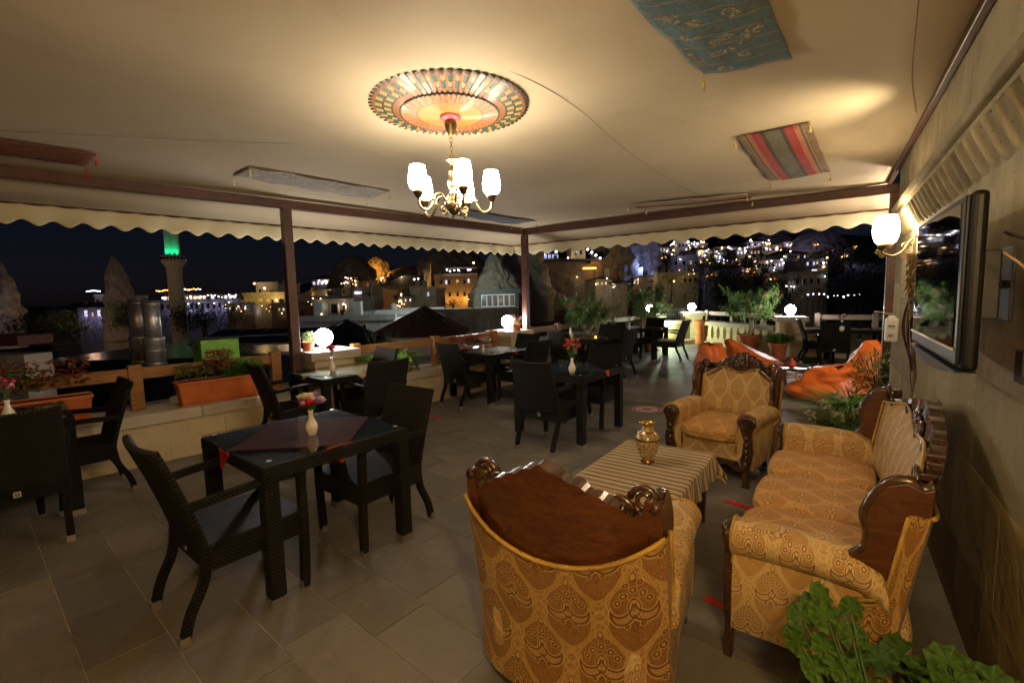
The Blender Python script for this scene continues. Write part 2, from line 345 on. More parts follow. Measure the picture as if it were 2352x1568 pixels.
def glass(name, tint_, mixmax=1.0, rough=.0):
    t = T(name); fz = t.n('Fresnel'); fz.inputs[0].default_value = 1.5
    tr = t.n('BsdfTransparent'); tr.inputs[0].default_value = (*tint_, 1); gl = t.n('BsdfGlossy'); gl.inputs['Roughness'].default_value = rough
    mx = t.n('MixShader'); t.put(mx.inputs[0], V(t.t, fz.outputs[0])*(1 - V(t.t, t.geo.outputs['Backfacing']))*mixmax); t.t.links.new(tr.outputs[0], mx.inputs[1]); t.t.links.new(gl.outputs[0], mx.inputs[2]); t.t.links.new(mx.outputs[0], t.out.inputs[0]); MAT[name] = t.m
glass('glass', (.90, .94, .92))
# ---------------------------------------------------------------- mesh helpers
COL = scene.collection.objects
class MB:
    def __init__(s): s.v = []; s.f = []; s.m = []; s.uvf = {}; s.M = Matrix(); s.mi = 0; s.uv = None
    def add(s, vs, fs, uvs=None):
        b = len(s.v); s.v += [s.M @ Vector(p) for p in vs]
        for k, f in enumerate(fs):
            if uvs: s.uvf[len(s.f)] = [uvs[i] for i in f]
            s.f.append([b+i for i in f]); s.m.append(s.mi)
        return s
    def box(s, c, d, R=None, tx=1, ty=1):
        x, y, z = [q/2 for q in d]; vs = [(-x, -y, -z), (x, -y, -z), (x, y, -z), (-x, y, -z), (-x*tx, -y*ty, z), (x*tx, -y*ty, z), (x*tx, y*ty, z), (-x*tx, y*ty, z)]
        Mx = Matrix.Translation(c) @ (R.to_4x4() if R else Matrix())
        return s.add([Mx @ Vector(p) for p in vs], [(0, 3, 2, 1), (4, 5, 6, 7), (0, 1, 5, 4), (1, 2, 6, 5), (2, 3, 7, 6), (3, 0, 4, 7)])
    def tube(s, pts, r, n=8, cap=True, flat=1.0, up=None, ph=0.0):
        pts = [Vector(p) for p in pts]; rr = r if isinstance(r, (list, tuple)) else [r]*len(pts); vs = []; prev = None
        for i, p in enumerate(pts):
            d = (pts[min(i+1, len(pts)-1)] - pts[max(i-1, 0)]).normalized()
            a = Vector(up) if up else (prev if prev else (Vector((0, 0, 1)) if abs(d.z) < .9 else Vector((1, 0, 0))))
            a = a - d*a.dot(d)
            if a.length < 1e-5: a = d.orthogonal()
            a.normalize(); b = d.cross(a); prev = a
            for k in range(n): t = 2*pi*k/n+ph; vs.append(p + rr[i]*(cos(t)*a*flat + sin(t)*b))
        fs = [(i*n+k, i*n+(k+1) % n, (i+1)*n+(k+1) % n, (i+1)*n+k) for i in range(len(pts)-1) for k in range(n)]
        if cap: fs += [tuple(range(n-1, -1, -1)), tuple((len(pts)-1)*n+k for k in range(n))]
        return s.add(vs, fs)
    def lathe(s, prof, n=16, c=(0, 0, 0), wob=None, cap=True):
        vs = []; 
        for r, z in prof:
            for k in range(n):
                t = 2*pi*k/n; q = r*(wob(t, z) if wob else 1); vs.append((c[0]+q*cos(t), c[1]+q*sin(t), c[2]+z))
        fs = [(i*n+k, i*n+(k+1) % n, (i+1)*n+(k+1) % n, (i+1)*n+k) for i in range(len(prof)-1) for k in range(n)]
        if cap: fs += [tuple(range(n-1, -1, -1)), tuple((len(prof)-1)*n+k for k in range(n))]
        return s.add(vs, fs)
    def grid(s, fn, nu, nv, uvf=None, wrapu=False):
        vs = [fn(i/nu, j/nv) for j in range(nv+1) for i in range(nu if wrapu else nu+1)]; w = nu if wrapu else nu+1
        uvs = [uvf(i/nu, j/nv) for j in range(nv+1) for i in range(w)] if uvf else None
        fs = [(j*w+i, j*w+(i+1) % w, (j+1)*w+(i+1) % w, (j+1)*w+i) for j in range(nv) for i in range(nu)]
        return s.add(vs, fs, uvs)
    def prism(s, poly, z0, z1):
        n = len(poly); vs = [(x, y, z0) for x, y in poly] + [(x, y, z1) for x, y in poly]
        return s.add(vs, [tuple(range(n-1, -1, -1)), tuple(range(n, 2*n))] + [(i, (i+1) % n, n+(i+1) % n, n+i) for i in range(n)])
    def ball(s, c, r, n=12, m=8, sq=(1, 1, 1), disp=None):
        vs = []
        for j in range(m+1):
            ph = pi*j/m
            for i in range(n):
                t = 2*pi*i/n; d = Vector((sin(ph)*cos(t), sin(ph)*sin(t), cos(ph))); k = r*(disp(d) if disp else 1)
                vs.append((c[0]+d.x*k*sq[0], c[1]+d.y*k*sq[1], c[2]+d.z*k*sq[2]))
        return s.add(vs, [(j*n+i, (j+1)*n+i, (j+1)*n+(i+1) % n, j*n+(i+1) % n) for j in range(m) for i in range(n)])
    def mesh(s, name, mats, smooth=False, box_uv=True):
        me = bpy.data.meshes.new(name); me.from_pydata([tuple(v) for v in s.v], [], s.f)
        for m in (mats if isinstance(mats, (list, tuple)) else [mats]): me.materials.append(MAT[m])
        me.polygons.foreach_set('material_index', s.m); me.polygons.foreach_set('use_smooth', [bool(smooth)]*len(s.f))
        if box_uv:
            ul = me.uv_layers.new(name='UVMap'); co = me.vertices
            for p in me.polygons:
                if p.index in s.uvf:
                    for li, q in zip(p.loop_indices, s.uvf[p.index]): ul.data[li].uv = q
                    continue
                nx, ny, nz = [abs(q) for q in p.normal]
                for li in p.loop_indices:
                    q = co[me.loops[li].vertex_index].co
                    ul.data[li].uv = (q.x, q.y) if nz >= nx and nz >= ny else ((q.x, q.z) if ny >= nx else (q.y, q.z))
        me.validate(); me.update(); return me
    def build(s, name, mats, parent=None, smooth=False, bev=0, loc=None, rz=0, sub=0, seg=2, box_uv=True):
        o = bpy.data.objects.new(name, s.mesh(name, mats, smooth, box_uv)); COL.link(o)
        if parent: o.parent = parent
        if loc is not None: o.location = loc
        o.rotation_euler.z = rz
        if bev:
            b = o.modifiers.new('bevel', 'BEVEL'); b.width = bev; b.segments = seg; b.limit_method = 'ANGLE'; b.angle_limit = radians(35)
        if sub: q = o.modifiers.new('sub', 'SUBSURF'); q.levels = sub; q.render_levels = sub
        if smooth and (bev):
            for p in o.data.polygons: p.use_smooth = True
        return o
def place(name, me, parent=None, loc=(0, 0, 0), rot=(0, 0, 0), sc=None):
    o = bpy.data.objects.new(name, me); COL.link(o); o.location = loc; o.rotation_euler = rot
    if sc is not None: o.scale = sc if hasattr(sc, '__len__') else (sc,)*3
    if parent: o.parent = parent
    return o
def tag(o, label=None, cat=None, group=None, kind=None):
    if label: o['label'] = label
    if cat: o['category'] = cat
    if group: o['group'] = group
    if kind: o['kind'] = kind
    return o
def thing(name, label, cat, loc=(0, 0, 0), rz=0, group=None):
    o = bpy.data.objects.new(name, None); COL.link(o); o.location = loc; o.rotation_euler.z = rz; o.empty_display_size = .1
    return tag(o, label, cat, group)
def copy_tree(o, parent=None):
    c = o.copy(); COL.link(c); c.parent = parent
    for ch in o.children: copy_tree(ch, c)
    return c
def rz3(a): return Matrix.Rotation(a, 3, 'Z')
def lerp(a, b, t): return a + (b-a)*t
def U(a, b): return random.uniform(a, b)
def spline(pts, n=8):
    P = [Vector(p) for p in pts]; P = [P[0]*2-P[1]] + P + [P[-1]*2-P[-2]]; out = []
    for i in range(1, len(P)-2):
        for k in range(n):
            t = k/n; a, b, c, d = P[i-1:i+3]
            out.append(.5*((2*b) + (c-a)*t + (2*a-5*b+4*c-d)*t*t + (3*b-a-3*c+d)*t**3))
    return out + [P[-2]]
def leaf_mb(L, W, bend=.15, n=3, fold=.2):
    m = MB(); vs = []
    for i in range(n+1):
        t = i/n; w = W/2*sin(pi*min(1, .12+.88*t))**.8 if t < 1 else 0.001
        z = -bend*L*t*t
        vs += [(-w, L*t, z+fold*w), (0, L*t, z), (w, L*t, z+fold*w)]
    m.add(vs, [f for i in range(n) for f in ((3*i, 3*i+1, 3*i+4, 3*i+3), (3*i+1, 3*i+2, 3*i+5, 3*i+4))]); return m
def orient(d, roll=0):
    d = Vector(d).normalized(); q = d.to_track_quat('Y', 'Z'); return q.to_matrix().to_4x4() @ Matrix.Rotation(roll, 4, 'Y')
def leaves(mb, p, d, L, W, bend=.2, n=2, roll=0):
    lm = leaf_mb(L, W, bend, n); mb.M = Matrix.Translation(p) @ orient(d, roll); mb.add(lm.v, lm.f); mb.M = Matrix()
# ================================================================ the setting
def lx(y): return -5.736 + .16*y            # inner face of the left parapet
LA = atan2(.16, 1)                          # its turn from the y axis
# ---- floor of stone tiles laid in rows
fl = MB().box((-1.6, 6.0, -.1405), (15, 24, .30)).build('floor', 'grout'); tag(fl, kind='structure')
fa = radians(-5.5); e1 = Vector((cos(fa), sin(fa), 0)); e2 = Vector((-sin(fa), cos(fa), 0)); org = Vector((-1.96, 1.32, 0))
f_ = 16.4/36*2352
def proj(p):
    v = Vector(p) - Vector((0, 0, CH)); d = v.dot(_fw)
    return (1176 + f_*v.dot(_R)/d, 784 - f_*v.dot(_U)/d, d) if d > .1 else (-1e5, -1e5, d)
tiles = []
for j in range(-6, 52):
    i0 = -6.2 + U(0, .5)
    while i0 < 5:
        L = random.choice((.42, .5, .6, .6, .7, .85)); c = org + e1*(i0+L/2) + e2*(j*.30+.15)
        if c.x > lx(c.y)-.5 and (c.x < .9 or c.y > 6) and c.x < 3.4 and c.y < 16.8: tiles.append((L, c))
        i0 += L
def tile_rank(t):
    x, y, d = proj(t[1]); return (0 if -150 < x < 2500 and -100 < y < 1800 else -1, t[0]/d**3)
tiles.sort(key=tile_rank, reverse=True)
tm = {}
def tile_mb(L, h=0): return MB().box((0, 0, -.02+h), (L-.006, .294, .04))
rest = MB()
for k, (L, c) in enumerate(tiles):
    h = U(-.0012, .0012)
    if k < 300:
        if L not in tm: tm[L] = tile_mb(L).mesh('tile', 'tile_stone')
        place('tile', tm[L], fl, (c.x, c.y, .012+h), (U(-.002, .002), U(-.002, .002), fa))
    else:
        rest.M = Matrix.Translation((c.x, c.y, .012+h)) @ Matrix.Rotation(fa, 4, 'Z'); b = tile_mb(L); rest.add(b.v, b.f)
rest.M = Matrix(); tag(rest.build('far_tiles', 'tile_stone', fl), kind='stuff')
FZ = .012
# ---- stone parapets, piers
def stone_row(parent, A, B, z0, z1, thick, lens, mat, name='stone', over=0.0, bev=.006):
    A = Vector(A); B = Vector(B); d = (B-A); n = d.length; d.normalize(); q = Vector((-d.y, d.x, 0)); rz = atan2(d.y, d.x); x = 0
    while x < n-.02:
        L = min(random.choice(lens), n-x)
        if n-x-L < .2: L = n-x
        c = A + d*(x+L/2) + q*(thick/2 - over)
        MB().box((0, 0, 0), (L-.0035, thick + U(-.002, .002), z1-z0-.003)).build(name, mat, parent, bev=bev, loc=(c.x, c.y, (z0+z1)/2), rz=rz); x += L
def parapet(label, A, B, h=.52, thick=.46):
    p = thing('parapet_wall', label, 'wall', (0, 0, 0))
    A = Vector((*A, 0)); B = Vector((*B, 0)); d = (B-A).normalized(); q = Vector((-d.y, d.x, 0))
    c = (A+B)/2 + q*(thick/2); MB().box((0, 0, 0), ((B-A).length-.02, thick-.008, h-.12)).build('mortar_core', 'tuff_block', p, loc=(c.x, c.y, (h-.12)/2), rz=atan2(d.y, d.x))
    stone_row(p, A, B, FZ, .21, thick, (.62, .75, .9), 'tuff_block'); stone_row(p, A, B, .21, h-.115, thick, (.55, .7, .85), 'tuff_block')
    stone_row(p, A, B, h-.115, h, thick+.07, (1.0, 1.2, 1.35), 'tuff_cap', 'coping', .035, .01); return p
parapet('low stone parapet with coping behind the table at the far left', (lx(-1.6), -1.6), (lx(3.28), 3.28))
parapet('low stone parapet carrying the potted pothos between the two lamp piers', (lx(3.92), 3.92), (lx(6.78), 6.78))
parapet('low stone parapet running on past the corner post towards the oleanders', (-4.64, 7.45), (-4.16, 13.4))
def pier(label, x, y, rz, h=.95, w=.52):
    p = thing('stone_pier', label, 'pier', (x, y, 0), rz)
    n = 3; hh = (h-.11-FZ)/n
    for k in range(n):
        z = FZ+hh*(k+.5); off = U(.4, .6) if k % 2 else .5
        if k % 2: 
            MB().box((0, 0, 0), (w*off-.004, w, hh-.005)).build('stone', 'tuff_block', p, bev=.006, loc=(-w/2+w*off/2, 0, z)); MB().box((0, 0, 0), (w*(1-off)-.004, w, hh-.005)).build('stone', 'tuff_block', p, bev=.006, loc=(w/2-w*(1-off)/2, 0, z))
        else: MB().box((0, 0, 0), (w, w, hh-.005)).build('stone', 'tuff_block', p, bev=.006, loc=(0, 0, z))
    MB().box((0, 0, 0), (w+.13, w+.13, .11)).build('cap', 'tuff_cap', p, bev=.008, loc=(0, 0, h-.055)); return p
PIERS = [(-5.42, 3.60, LA*-1), (-4.93, 7.1, -.1), (-4.42, 13.75, -.1), (-3.62, 15.25, .5), (-.80, 12.72, .25)]
PL = ['stone pier beside the brown post nearest the flower boxes', 'stone pier in front of the corner post', 'stone pier behind the table with the striped cushion', 'stone pier beside the tall narrow terracotta pot', 'stone pier behind the pot of white geraniums']
for (x, y, r), l in zip(PIERS, PL): pier(l, x, y, r)
# ---- timber railings on the parapets
def railing(label, A, B, posts, mat, z0=.52, ztop=.95, two=False):
    r = thing('timber_railing', label, 'railing'); A = Vector((*A, 0)); B = Vector((*B, 0)); d = (B-A).normalized(); rz = atan2(d.y, d.x)
    for t in posts:
        c = A + (B-A)*t; MB().box((0, 0, 0), (.11, .10, ztop+.03-z0)).build('post', mat, r, bev=.005, loc=(c.x, c.y, z0+(ztop+.03-z0)/2), rz=rz)
    ts = sorted(posts); segs = [0] + ts + [1]; segs = sorted(set(segs))
    for a, b in zip(segs[:-1], segs[1:]):
        p0 = A+(B-A)*a; p1 = A+(B-A)*b; L = (p1-p0).length - (.112 if a in ts and b in ts else .056); c = (p0+p1)/2
        if L < .1: continue
        MB().box((0, 0, 0), (L, .05, .115)).build('rail', mat, r, bev=.006, loc=(c.x, c.y, ztop-.06), rz=rz)
    return r
def onl(y, o=.30): return (lx(y)-o, y)
def tt(y, a, b): return (y-a)/(b-a)
railing('varnished timber railing behind the leftmost flower boxes', onl(-1.4), onl(3.1), [tt(q, -1.4, 3.1) for q in (-.1, 1.68, 3.0)], 'rail_wood')
railing('varnished timber railing behind the potted pothos plant', onl(3.98), onl(6.72), [tt(q, 3.98, 6.72) for q in (4.04, 5.38, 6.66)], 'rail_wood')
railing('grey weathered timber railing beyond the corner post', (-4.9, 7.6), (-4.5, 13.35), [.02, .2, .42, .66, .97], 'rail_grey')
railing('grey weathered timber railing behind the largest oleander pot', (-3.25, 15.25), (-1.0, 13.2), [.06, .42, .8], 'rail_grey', .70, .98)
railing('weathered timber railing behind the rightmost far dining table', (-.42, 13.05), (3.4, 13.0), [.04, .32, .62, .95], 'rail_grey', .52, .98)
# ---- balustrades at the far end
def balustrade(label, A, B, n):
    b = thing('stone_balustrade', label, 'balustrade'); A = Vector((*A, 0)); B = Vector((*B, 0)); d = (B-A); L = d.length; rz = atan2(d.y, d.x); c = (A+B)/2
    MB().box((0, 0, 0), (L, .34, .10)).build('plinth', 'tuff_block', b, bev=.006, loc=(c.x, c.y, FZ+.05), rz=rz)
    MB().box((0, 0, 0), (L, .40, .11)).build('coping', 'tuff_cap', b, bev=.008, loc=(c.x, c.y, .645), rz=rz)
    prof = [(-.5, 0), (.5, 0), (.5, .10), (.30, .16), (.26, .34), (.34, .40), (.5, .475), (-.5, .475), (-.34, .40), (-.26, .34), (-.30, .16), (-.5, .10)]
    w = L/n; m = MB(); m.prism([(x*w*.98, y) for x, y in prof], -.09, .09); 
    for v in m.v: v.y, v.z = v.z, v.y
    m.f = [tuple(reversed(f)) for f in m.f]; me = m.mesh('baluster', 'tuff_block')
    for k in range(n): p = A + d*((k+.5)/n); place('baluster', me, b, (p.x, p.y, FZ+.10), (0, 0, rz))
balustrade('carved stone balustrade behind the largest terracotta oleander pot', (-3.38, 15.02), (-1.02, 12.98), 12)
balustrade('carved stone balustrade behind the rightmost far dining table', (-.5, 12.9), (3.6, 12.85), 16)
w = thing('low_wall', 'low plastered wall and iron gate lit green beside the lamp pier', 'wall')
MB().box((0, 0, 0), (1.25, .28, .62)).build('wall', 'tuff_wall', w, bev=.01, loc=(-4.02, 14.55, .32), rz=radians(58))
MB().box((0, 0, 0), (1.25, .34, .09)).build('coping', 'tuff_cap', w, bev=.008, loc=(-4.02, 14.55, .675), rz=radians(58))
MB().box((0, 0, 0), (1.2, .34, .12)).build('step', 'tuff_cap', w, bev=.008, loc=(-3.80, 14.40, FZ+.06), rz=radians(58))
g = thing('iron_gate', 'dark iron gate grille above the green lit wall', 'gate', (-4.02, 14.55, .72), radians(58))
for z in (.04, .33): MB().box((0, 0, z), (1.0, .025, .025)).build('rail', 'gate_iron', g)
for k in range(11): MB().box((-.48+k*.096, 0, .185), (.014, .014, .28)).build('bar', 'gate_iron', g)
for s in (-1, 1): MB().tube([(s*.06+.05*cos(a)*s, -.012, .185+.05*sin(a)) for a in [pi*2*i/14 for i in range(15)]], .008, 6).build('scroll', 'gate_iron', g, True)
# ---- house wall with carved cornice
hw = thing('house_wall', 'long stone house wall behind the sofa and television', 'wall', (.53, 0, 0))
MB().box((.1825, .9, 1.65), (.36, 10.8, 3.5)).build('wall_core', 'tuff_wall', hw)
z = FZ
for j, ch in enumerate((.36, .42, .40, .42, .44, .42, .40, .45)):
    y = .9 + U(0, .5)
    while y < 6.3:
        L = min(U(.75, 1.25), 6.3-y)
        if 6.3-y-L < .25: L = 6.3-y
        MB().box((0, 0, 0), (.05, L-.0012, ch-.0012)).build('stone_block', 'tuff_wall', hw, loc=(.025+U(-.0003, .0003), y+L/2, z+ch/2)); y += L
    z += ch
MB().box((.995, 9.3, 1.65), (.35, 6.0, 3.5)).build('recessed_wall', 'tuff_wall', hw); MB().box((.60, 6.38, 1.65), (1.13, .14, 3.5)).build('wall_return', 'tuff_wall', hw)
MB().box((-.04, 2.65, 2.292), (.115, 6.3, .055)).build('cornice_fillet', 'tuff_wall', hw, bev=.01)
MB().box((-.028, 2.65, 2.25), (.085, 6.3, .030)).build('cornice_band', 'tuff_wall', hw, bev=.01)
lf = MB()
def leaf_fn(u, v):
    x = (u-.5)*2; w_ = 1-.55*max(0, v-.2)/.8; q = min(1, abs(x)/w_); d = .050*(1-v)**1.3 + .052*(1-q*q)*(1-v)**.35*min(1, v*5+.25) - .014*math.exp(-((q-.55)/.16)**2)*(1-v)
    return (-max(d, 0) - .001 + .0012*v, x*.0775, 2.236 - .190*v)
lf.grid(leaf_fn, 16, 14); lme = lf.mesh('carved_leaf', 'tuff_wall', True)
for k in range(40): place('carved_leaf', lme, hw, (0, -.4+k*.155, U(-.0015, .0015)), (0, 0, 0), (1, 1, 1))
rl = MB().box((.505, 1.4, 2.795), (.04, 11.4, .055)).build('wall_rail', 'brown_metal', None, bev=.006); tag(rl, 'brown metal rail fixing the awning along the top of the house wall', 'rail')
# ---- pergola frame
pf = thing('pergola_frame', 'brown metal frame of posts and beams holding up the awning', 'frame')
def bxl(y): return -4.69 + (y-7.31)*.184
def beam(A, B, w, h, z, name='beam'):
    A = Vector((*A, 0)); B = Vector((*B, 0)); d = B-A; c = (A+B)/2
    return MB().box((0, 0, 0), (d.length, w, h)).build(name, 'brown_metal', pf, bev=.006, loc=(c.x, c.y, z+h/2), rz=atan2(d.y, d.x))
beam((bxl(-3), -3), (bxl(7.24), 7.24), .09, .10, 2.68); beam((-4.74, 7.33), (.63, 7.20), .09, .10, 2.68)
for x, y, r in ((bxl(3.2)+.02, 3.19, -LA), (-4.70, 7.33, 0), (.57, 7.19, 0)):
    MB().box((0, 0, 0), (.105, .105, 2.68-FZ)).build('post', 'brown_metal', pf, bev=.008, loc=(x, y, (2.68+FZ)/2), rz=r)
# ---- awning: one sheet with its seams and scalloped valances
aw = thing('awning', 'beige canvas awning with scalloped cream valance over the terrace', 'awning')
ys = [-4 + i*.35 for i in range(33)]; ys = [y for y in ys if y < 7.1] + [7.27, 7.6, 7.88]
def aw_pt(t, y):
    yc = min(y, 7.27); L = bxl(yc); zt = 2.815
    if t < 0: x = L + t*.62; z = zt - .235*(-t)
    else: x = lerp(L, .5, t); z = zt
    if y > 7.27:
        k = (y-7.27)/.61; z = min(z, zt - .235*k)
        if t >= 0: x = lerp(-4.70-.6*k*(1-t)*0, .62, t) if t > 0 else -4.70
    if 0 <= t and y <= 7.27: z += .016*sin(x*1.3+y*.7) + .012*noise.noise(Vector((x*.9, y*.9, 0)))*(1 if 0 < t < 1 else 0) - .02*sin(pi*t)
    return Vector((x, y, z))
tl = [-1, -.6, -.3] + [i/22 for i in range(23)]
m = MB(); W = len(tl)
m.add([aw_pt(t, y) for y in ys for t in tl], [(j*W+i, j*W+i+1, (j+1)*W+i+1, (j+1)*W+i) for j in range(len(ys)-1) for i in range(W-1)])
o = m.build('canopy', 'canvas', aw, True); sd = o.modifiers.new('solid', 'SOLIDIFY'); sd.thickness = .004; sd.offset = 1
def valance(P0, P1, n, amp):
    P0 = Vector(P0); P1 = Vector(P1); d = P1-P0; q = Vector((-d.y, d.x, 0)).normalized(); nu = n*8
    def fn(u, v):
        s = .5-.5*cos(2*pi*u*n); bot = -.185 + amp*(.5-s); w = .018*sin(2*pi*u*n*.5+1)*v + .012*noise.noise(Vector((u*30, v, 3)))*v
        return P0 + d*u + q*w + Vector((0, 0, bot*v))
    o = MB().grid(fn, nu, 5).build('valance', 'valance_cloth', aw, True); s = o.modifiers.new('solid', 'SOLIDIFY'); s.thickness = .003
    MB().grid(lambda u, v: P0 + d*u - q*(.006+.01*v) + Vector((0, 0, .035-.045*v-.012*abs(sin(pi*u*n)))), nu, 2).build('binding', 'binding', aw, True)
valance((bxl(-3)-.62, -3, 2.585), (-5.31, 7.88, 2.585), 50, .055); valance((-5.31, 7.88, 2.585), (.62, 7.86, 2.585), 19, .06)
for pts in ([(710, 0), (900, 62), (1100, 135), (1240, 195), (1340, 260), (1440, 345), (1560, 425), (1640, 462)], [(0, 300), (400, 320), (800, 338), (1000, 365)], [(2110, 0), (2095, 180), (2105, 260)], [(1400, 300), (1280, 330), (1500, 420), (1660, 490)]):
    q = [p0 + (p0-Vector((0, 0, CH)))*((2.795-p0.z)/(p0.z-CH)) for p0 in (at(*p, 3) for p in pts)]
    q = spline(q, 6)
    if len(pts) == 4 and pts[0][0] == 1400: continue
    MB().tube(q, .0020 if pts[0][0] else .0012, 5).build('seam', 'seam_cord', aw, True)
# ================================================================ dining chairs and tables
Q = pi/4; S2 = sqrt(2)
def make_chair():
    c = thing('rattan_chair', '', 'chair')
    def bk(u, v): 
        x = (2*u-1); return (x*(.25-.012*v), -.215 - .15*v**1.15 - .026*(1-x*x) - .012*v*v, .40 + .52*v + .012*(x*x)*v)
    b = MB().grid(bk, 10, 10, lambda u, v: (u*.5, v*.53)).build('backrest', 'wicker', c, True); s = b.modifiers.new('solid', 'SOLIDIFY'); s.thickness = .034; s.offset = 0
    bb = b.modifiers.new('bevel', 'BEVEL'); bb.width = .010; bb.segments = 2; bb.limit_method = 'ANGLE'
    m = MB(); m.box((0, .015, .375), (.52, .50, .13)); m.build('seat', 'wicker', c, bev=.018)
    for sx in (-1, 1):
        def foot(p, leg, w):
            MB().box((p[0], p[1], .022), (w+.004, w+.004, .044)).build('metal_foot', 'foot_metal', leg, bev=.002)
        pts = [(sx*.235, .235, .002), (sx*.25, .24, .3), (sx*.262, .235, .648)]
        l = MB().tube(spline(pts, 3), .030*S2*.72, 4, True, 1, (1, 0, 0), Q).build('leg', 'wicker', c, bev=.005); foot(pts[0], l, .040)
        pts = [(sx*.215, -.335, .002), (sx*.218, -.300, .13), (sx*.222, -.235, .27), (sx*.225, -.215, .42)]
        l = MB().tube(spline(pts, 4), .027*S2*.75, 4, True, 1, (1, 0, 0), Q).build('leg', 'wicker', c, bev=.005); foot((sx*.215, -.333), l, .040)
        MB().tube(spline([(sx*.262, .262, .655), (sx*.268, .10, .668), (sx*.262, -.10, .662), (sx*.245, -.275, .645)], 4), .027*S2*.72, 4, True, 1, (1, 0, 0), Q).build('armrest', 'wicker', c, bev=.006)
    bd = MB().box((0, -.2385, .372), (.036, .004, .036)).build('badge', 'badge', c); MB().box((-.006, -.2415, .372), (.006, .002, .022)).box((.006, -.2415, .372), (.006, .002, .022)).box((0, -.2415, .363), (.018, .002, .004)).build('badge_mark', 'badge_dark', bd)
    return c
CHAIR = [None]
def chair(x, y, rz, label, sc=1.0):
    if CHAIR[0] is None: CHAIR[0] = make_chair(); o = CHAIR[0]
    else: o = copy_tree(CHAIR[0])
    o.location = (x, y, FZ); o.rotation_euler.z = radians(rz); tag(o, label, 'chair', 'black rattan dining chairs'); return o
def make_table(s=.90):
    t = thing('rattan_table', '', 'table'); h = s/2
    m = MB(); m.box((0, 0, .704), (s, s, .072)); m.build('apron', 'wicker', t, bev=.008)
    for sx in (-1, 1):
        for sy in (-1, 1):
            x, y = sx*(h-.042), sy*(h-.042)
            l = MB().box((x, y, .355), (.080, .080, .628)).build('leg', 'wicker', t, bev=.008); MB().box((x, y, .021), (.084, .084, .042)).build('metal_foot', 'foot_metal', l, bev=.002)
            MB().lathe([(.014, 0), (.014, .0006)], 14, (sx*(h-.06), sy*(h-.06), .7555)).build('glass_pad', 'badge', t)
    MB().box((0, 0, .7515), (s-.006, s-.006, .006)).build('glass_top', 'glass', t, bev=.002); return t
TAB = [None]
def table(x, y, rz, label, cloth, ctag, crz=45, cs=.86):
    if TAB[0] is None: TAB[0] = make_table(); o = TAB[0]
    else: o = copy_tree(TAB[0])
    o.location = (x, y, FZ); o.rotation_euler.z = radians(rz); tag(o, label, 'table', 'square rattan tables with glass tops')
    # a square cloth turned under the glass, its corners slipping out over the edges
    h = cs/2; e = .451; m = MB(); ra = radians(crz)
    def fn(u, v):
        a, b = (u-.5)*cs, (v-.5)*cs; X = a*cos(ra)-b*sin(ra); Y = a*sin(ra)+b*cos(ra); z = .7445
        for k in (0, 1):
            q = (X, Y)[k]
            if abs(q) > e:
                d = abs(q)-e; z -= d*.92 + .0; q = math.copysign(e+.006+.03*sin(d*40)*d, q)
                if k: Y = q
                else: X = q
        return (X, Y, z)
    m.grid(fn, 28, 28, lambda u, v: (u*cs, v*cs)); c = m.build('table_runner', cloth, None, True, loc=(x, y, FZ), rz=radians(rz)); tag(c, ctag, 'tablecloth', 'cloths under the glass table tops')
    sd = c.modifiers.new('solid', 'SOLIDIFY'); sd.thickness = .0012; sd.offset = 1
    return o
B = 'black rattan '
table(-2.71, 1.63, -5.5, B+'square table nearest the camera with a red cloth under its glass', 'cloth_red', 'dark red cloth under the glass of the nearest table', 45, .655)
chair(-2.60, 1.13, -4, B+'armchair at the front of the nearest table, back towards the viewer'); chair(-2.56, 1.99, 176, B+'armchair on the far side of the nearest table, facing the viewer')
table(-5.13, .58, -8, B+'square table at the left picture edge under the red begonias', 'cloth_plum', 'dark cloth under the glass of the table at the left edge', 45, .655)
chair(-4.52, .60, 84, B+'armchair cut by the left picture edge, back to the viewer'); chair(-5.10, 1.03, 174, B+'armchair seen from the side beside the left edge table')
table(-4.75, 3.36, -8, B+'square table with a gold cloth beside the first lamp pier', 'cloth_gold', 'gold cloth under the glass of the table by the first lamp pier', 45, .74)
chair(-4.86, 2.80, -10, B+'armchair before the gold cloth table, seen from its left side'); chair(-4.22, 3.38, 78, B+'armchair turned its back to the viewer at the gold cloth table'); chair(-4.86, 3.73, 174, B+'armchair peeping out behind the table with the gold cloth')
table(-4.36, 5.72, -8, B+'square table before the flower box and the second lamp pier', 'cloth_plum', 'plum cloth under glass on the table before the corner pier', 45, .655)
chair(-4.42, 5.24, -8, B+'armchair with its back to us at the table before the corner pier'); chair(-3.80, 5.78, 78, B+'armchair on the right of the table before the corner pier'); chair(-4.28, 6.28, 172, B+'armchair behind the table before the corner pier')
table(-2.43, 4.66, -5.5, B+'square table in the middle with coral flowers on it', 'cloth_blue', 'dark blue cloth under glass below the vase of coral flowers', 45, .655)
chair(-2.39, 4.19, -4, B+'armchair in the middle with its back to us before the coral flowers'); chair(-2.36, 5.14, 176, B+'armchair behind the middle table with the coral flowers')
table(-3.90, 8.2, -6, B+'square table with two candles under the first oleander', 'cloth_gold', 'golden cloth under glass below the two candles', 45, .7)
chair(-4.0, 7.70, -6, B+'armchair with its back to us before the candle table'); chair(-3.34, 8.25, 82, B+'armchair on the right of the candle table, back shining'); chair(-3.85, 8.78, 172, B+'armchair hidden behind the candle table')
table(-3.72, 11.0, -4, B+'square table before the third lamp pier at the far end', 'cloth_gold', 'golden cloth on the far table before the third lamp pier', 45, .74)
chair(-3.95, 10.45, -14, B+'armchair dark from behind at the far table by the third pier'); cc = chair(-3.08, 11.0, 84, B+'armchair with a striped seat cushion at the far table'); chair(-3.75, 11.6, 176, B+'armchair behind the far table by the third pier')
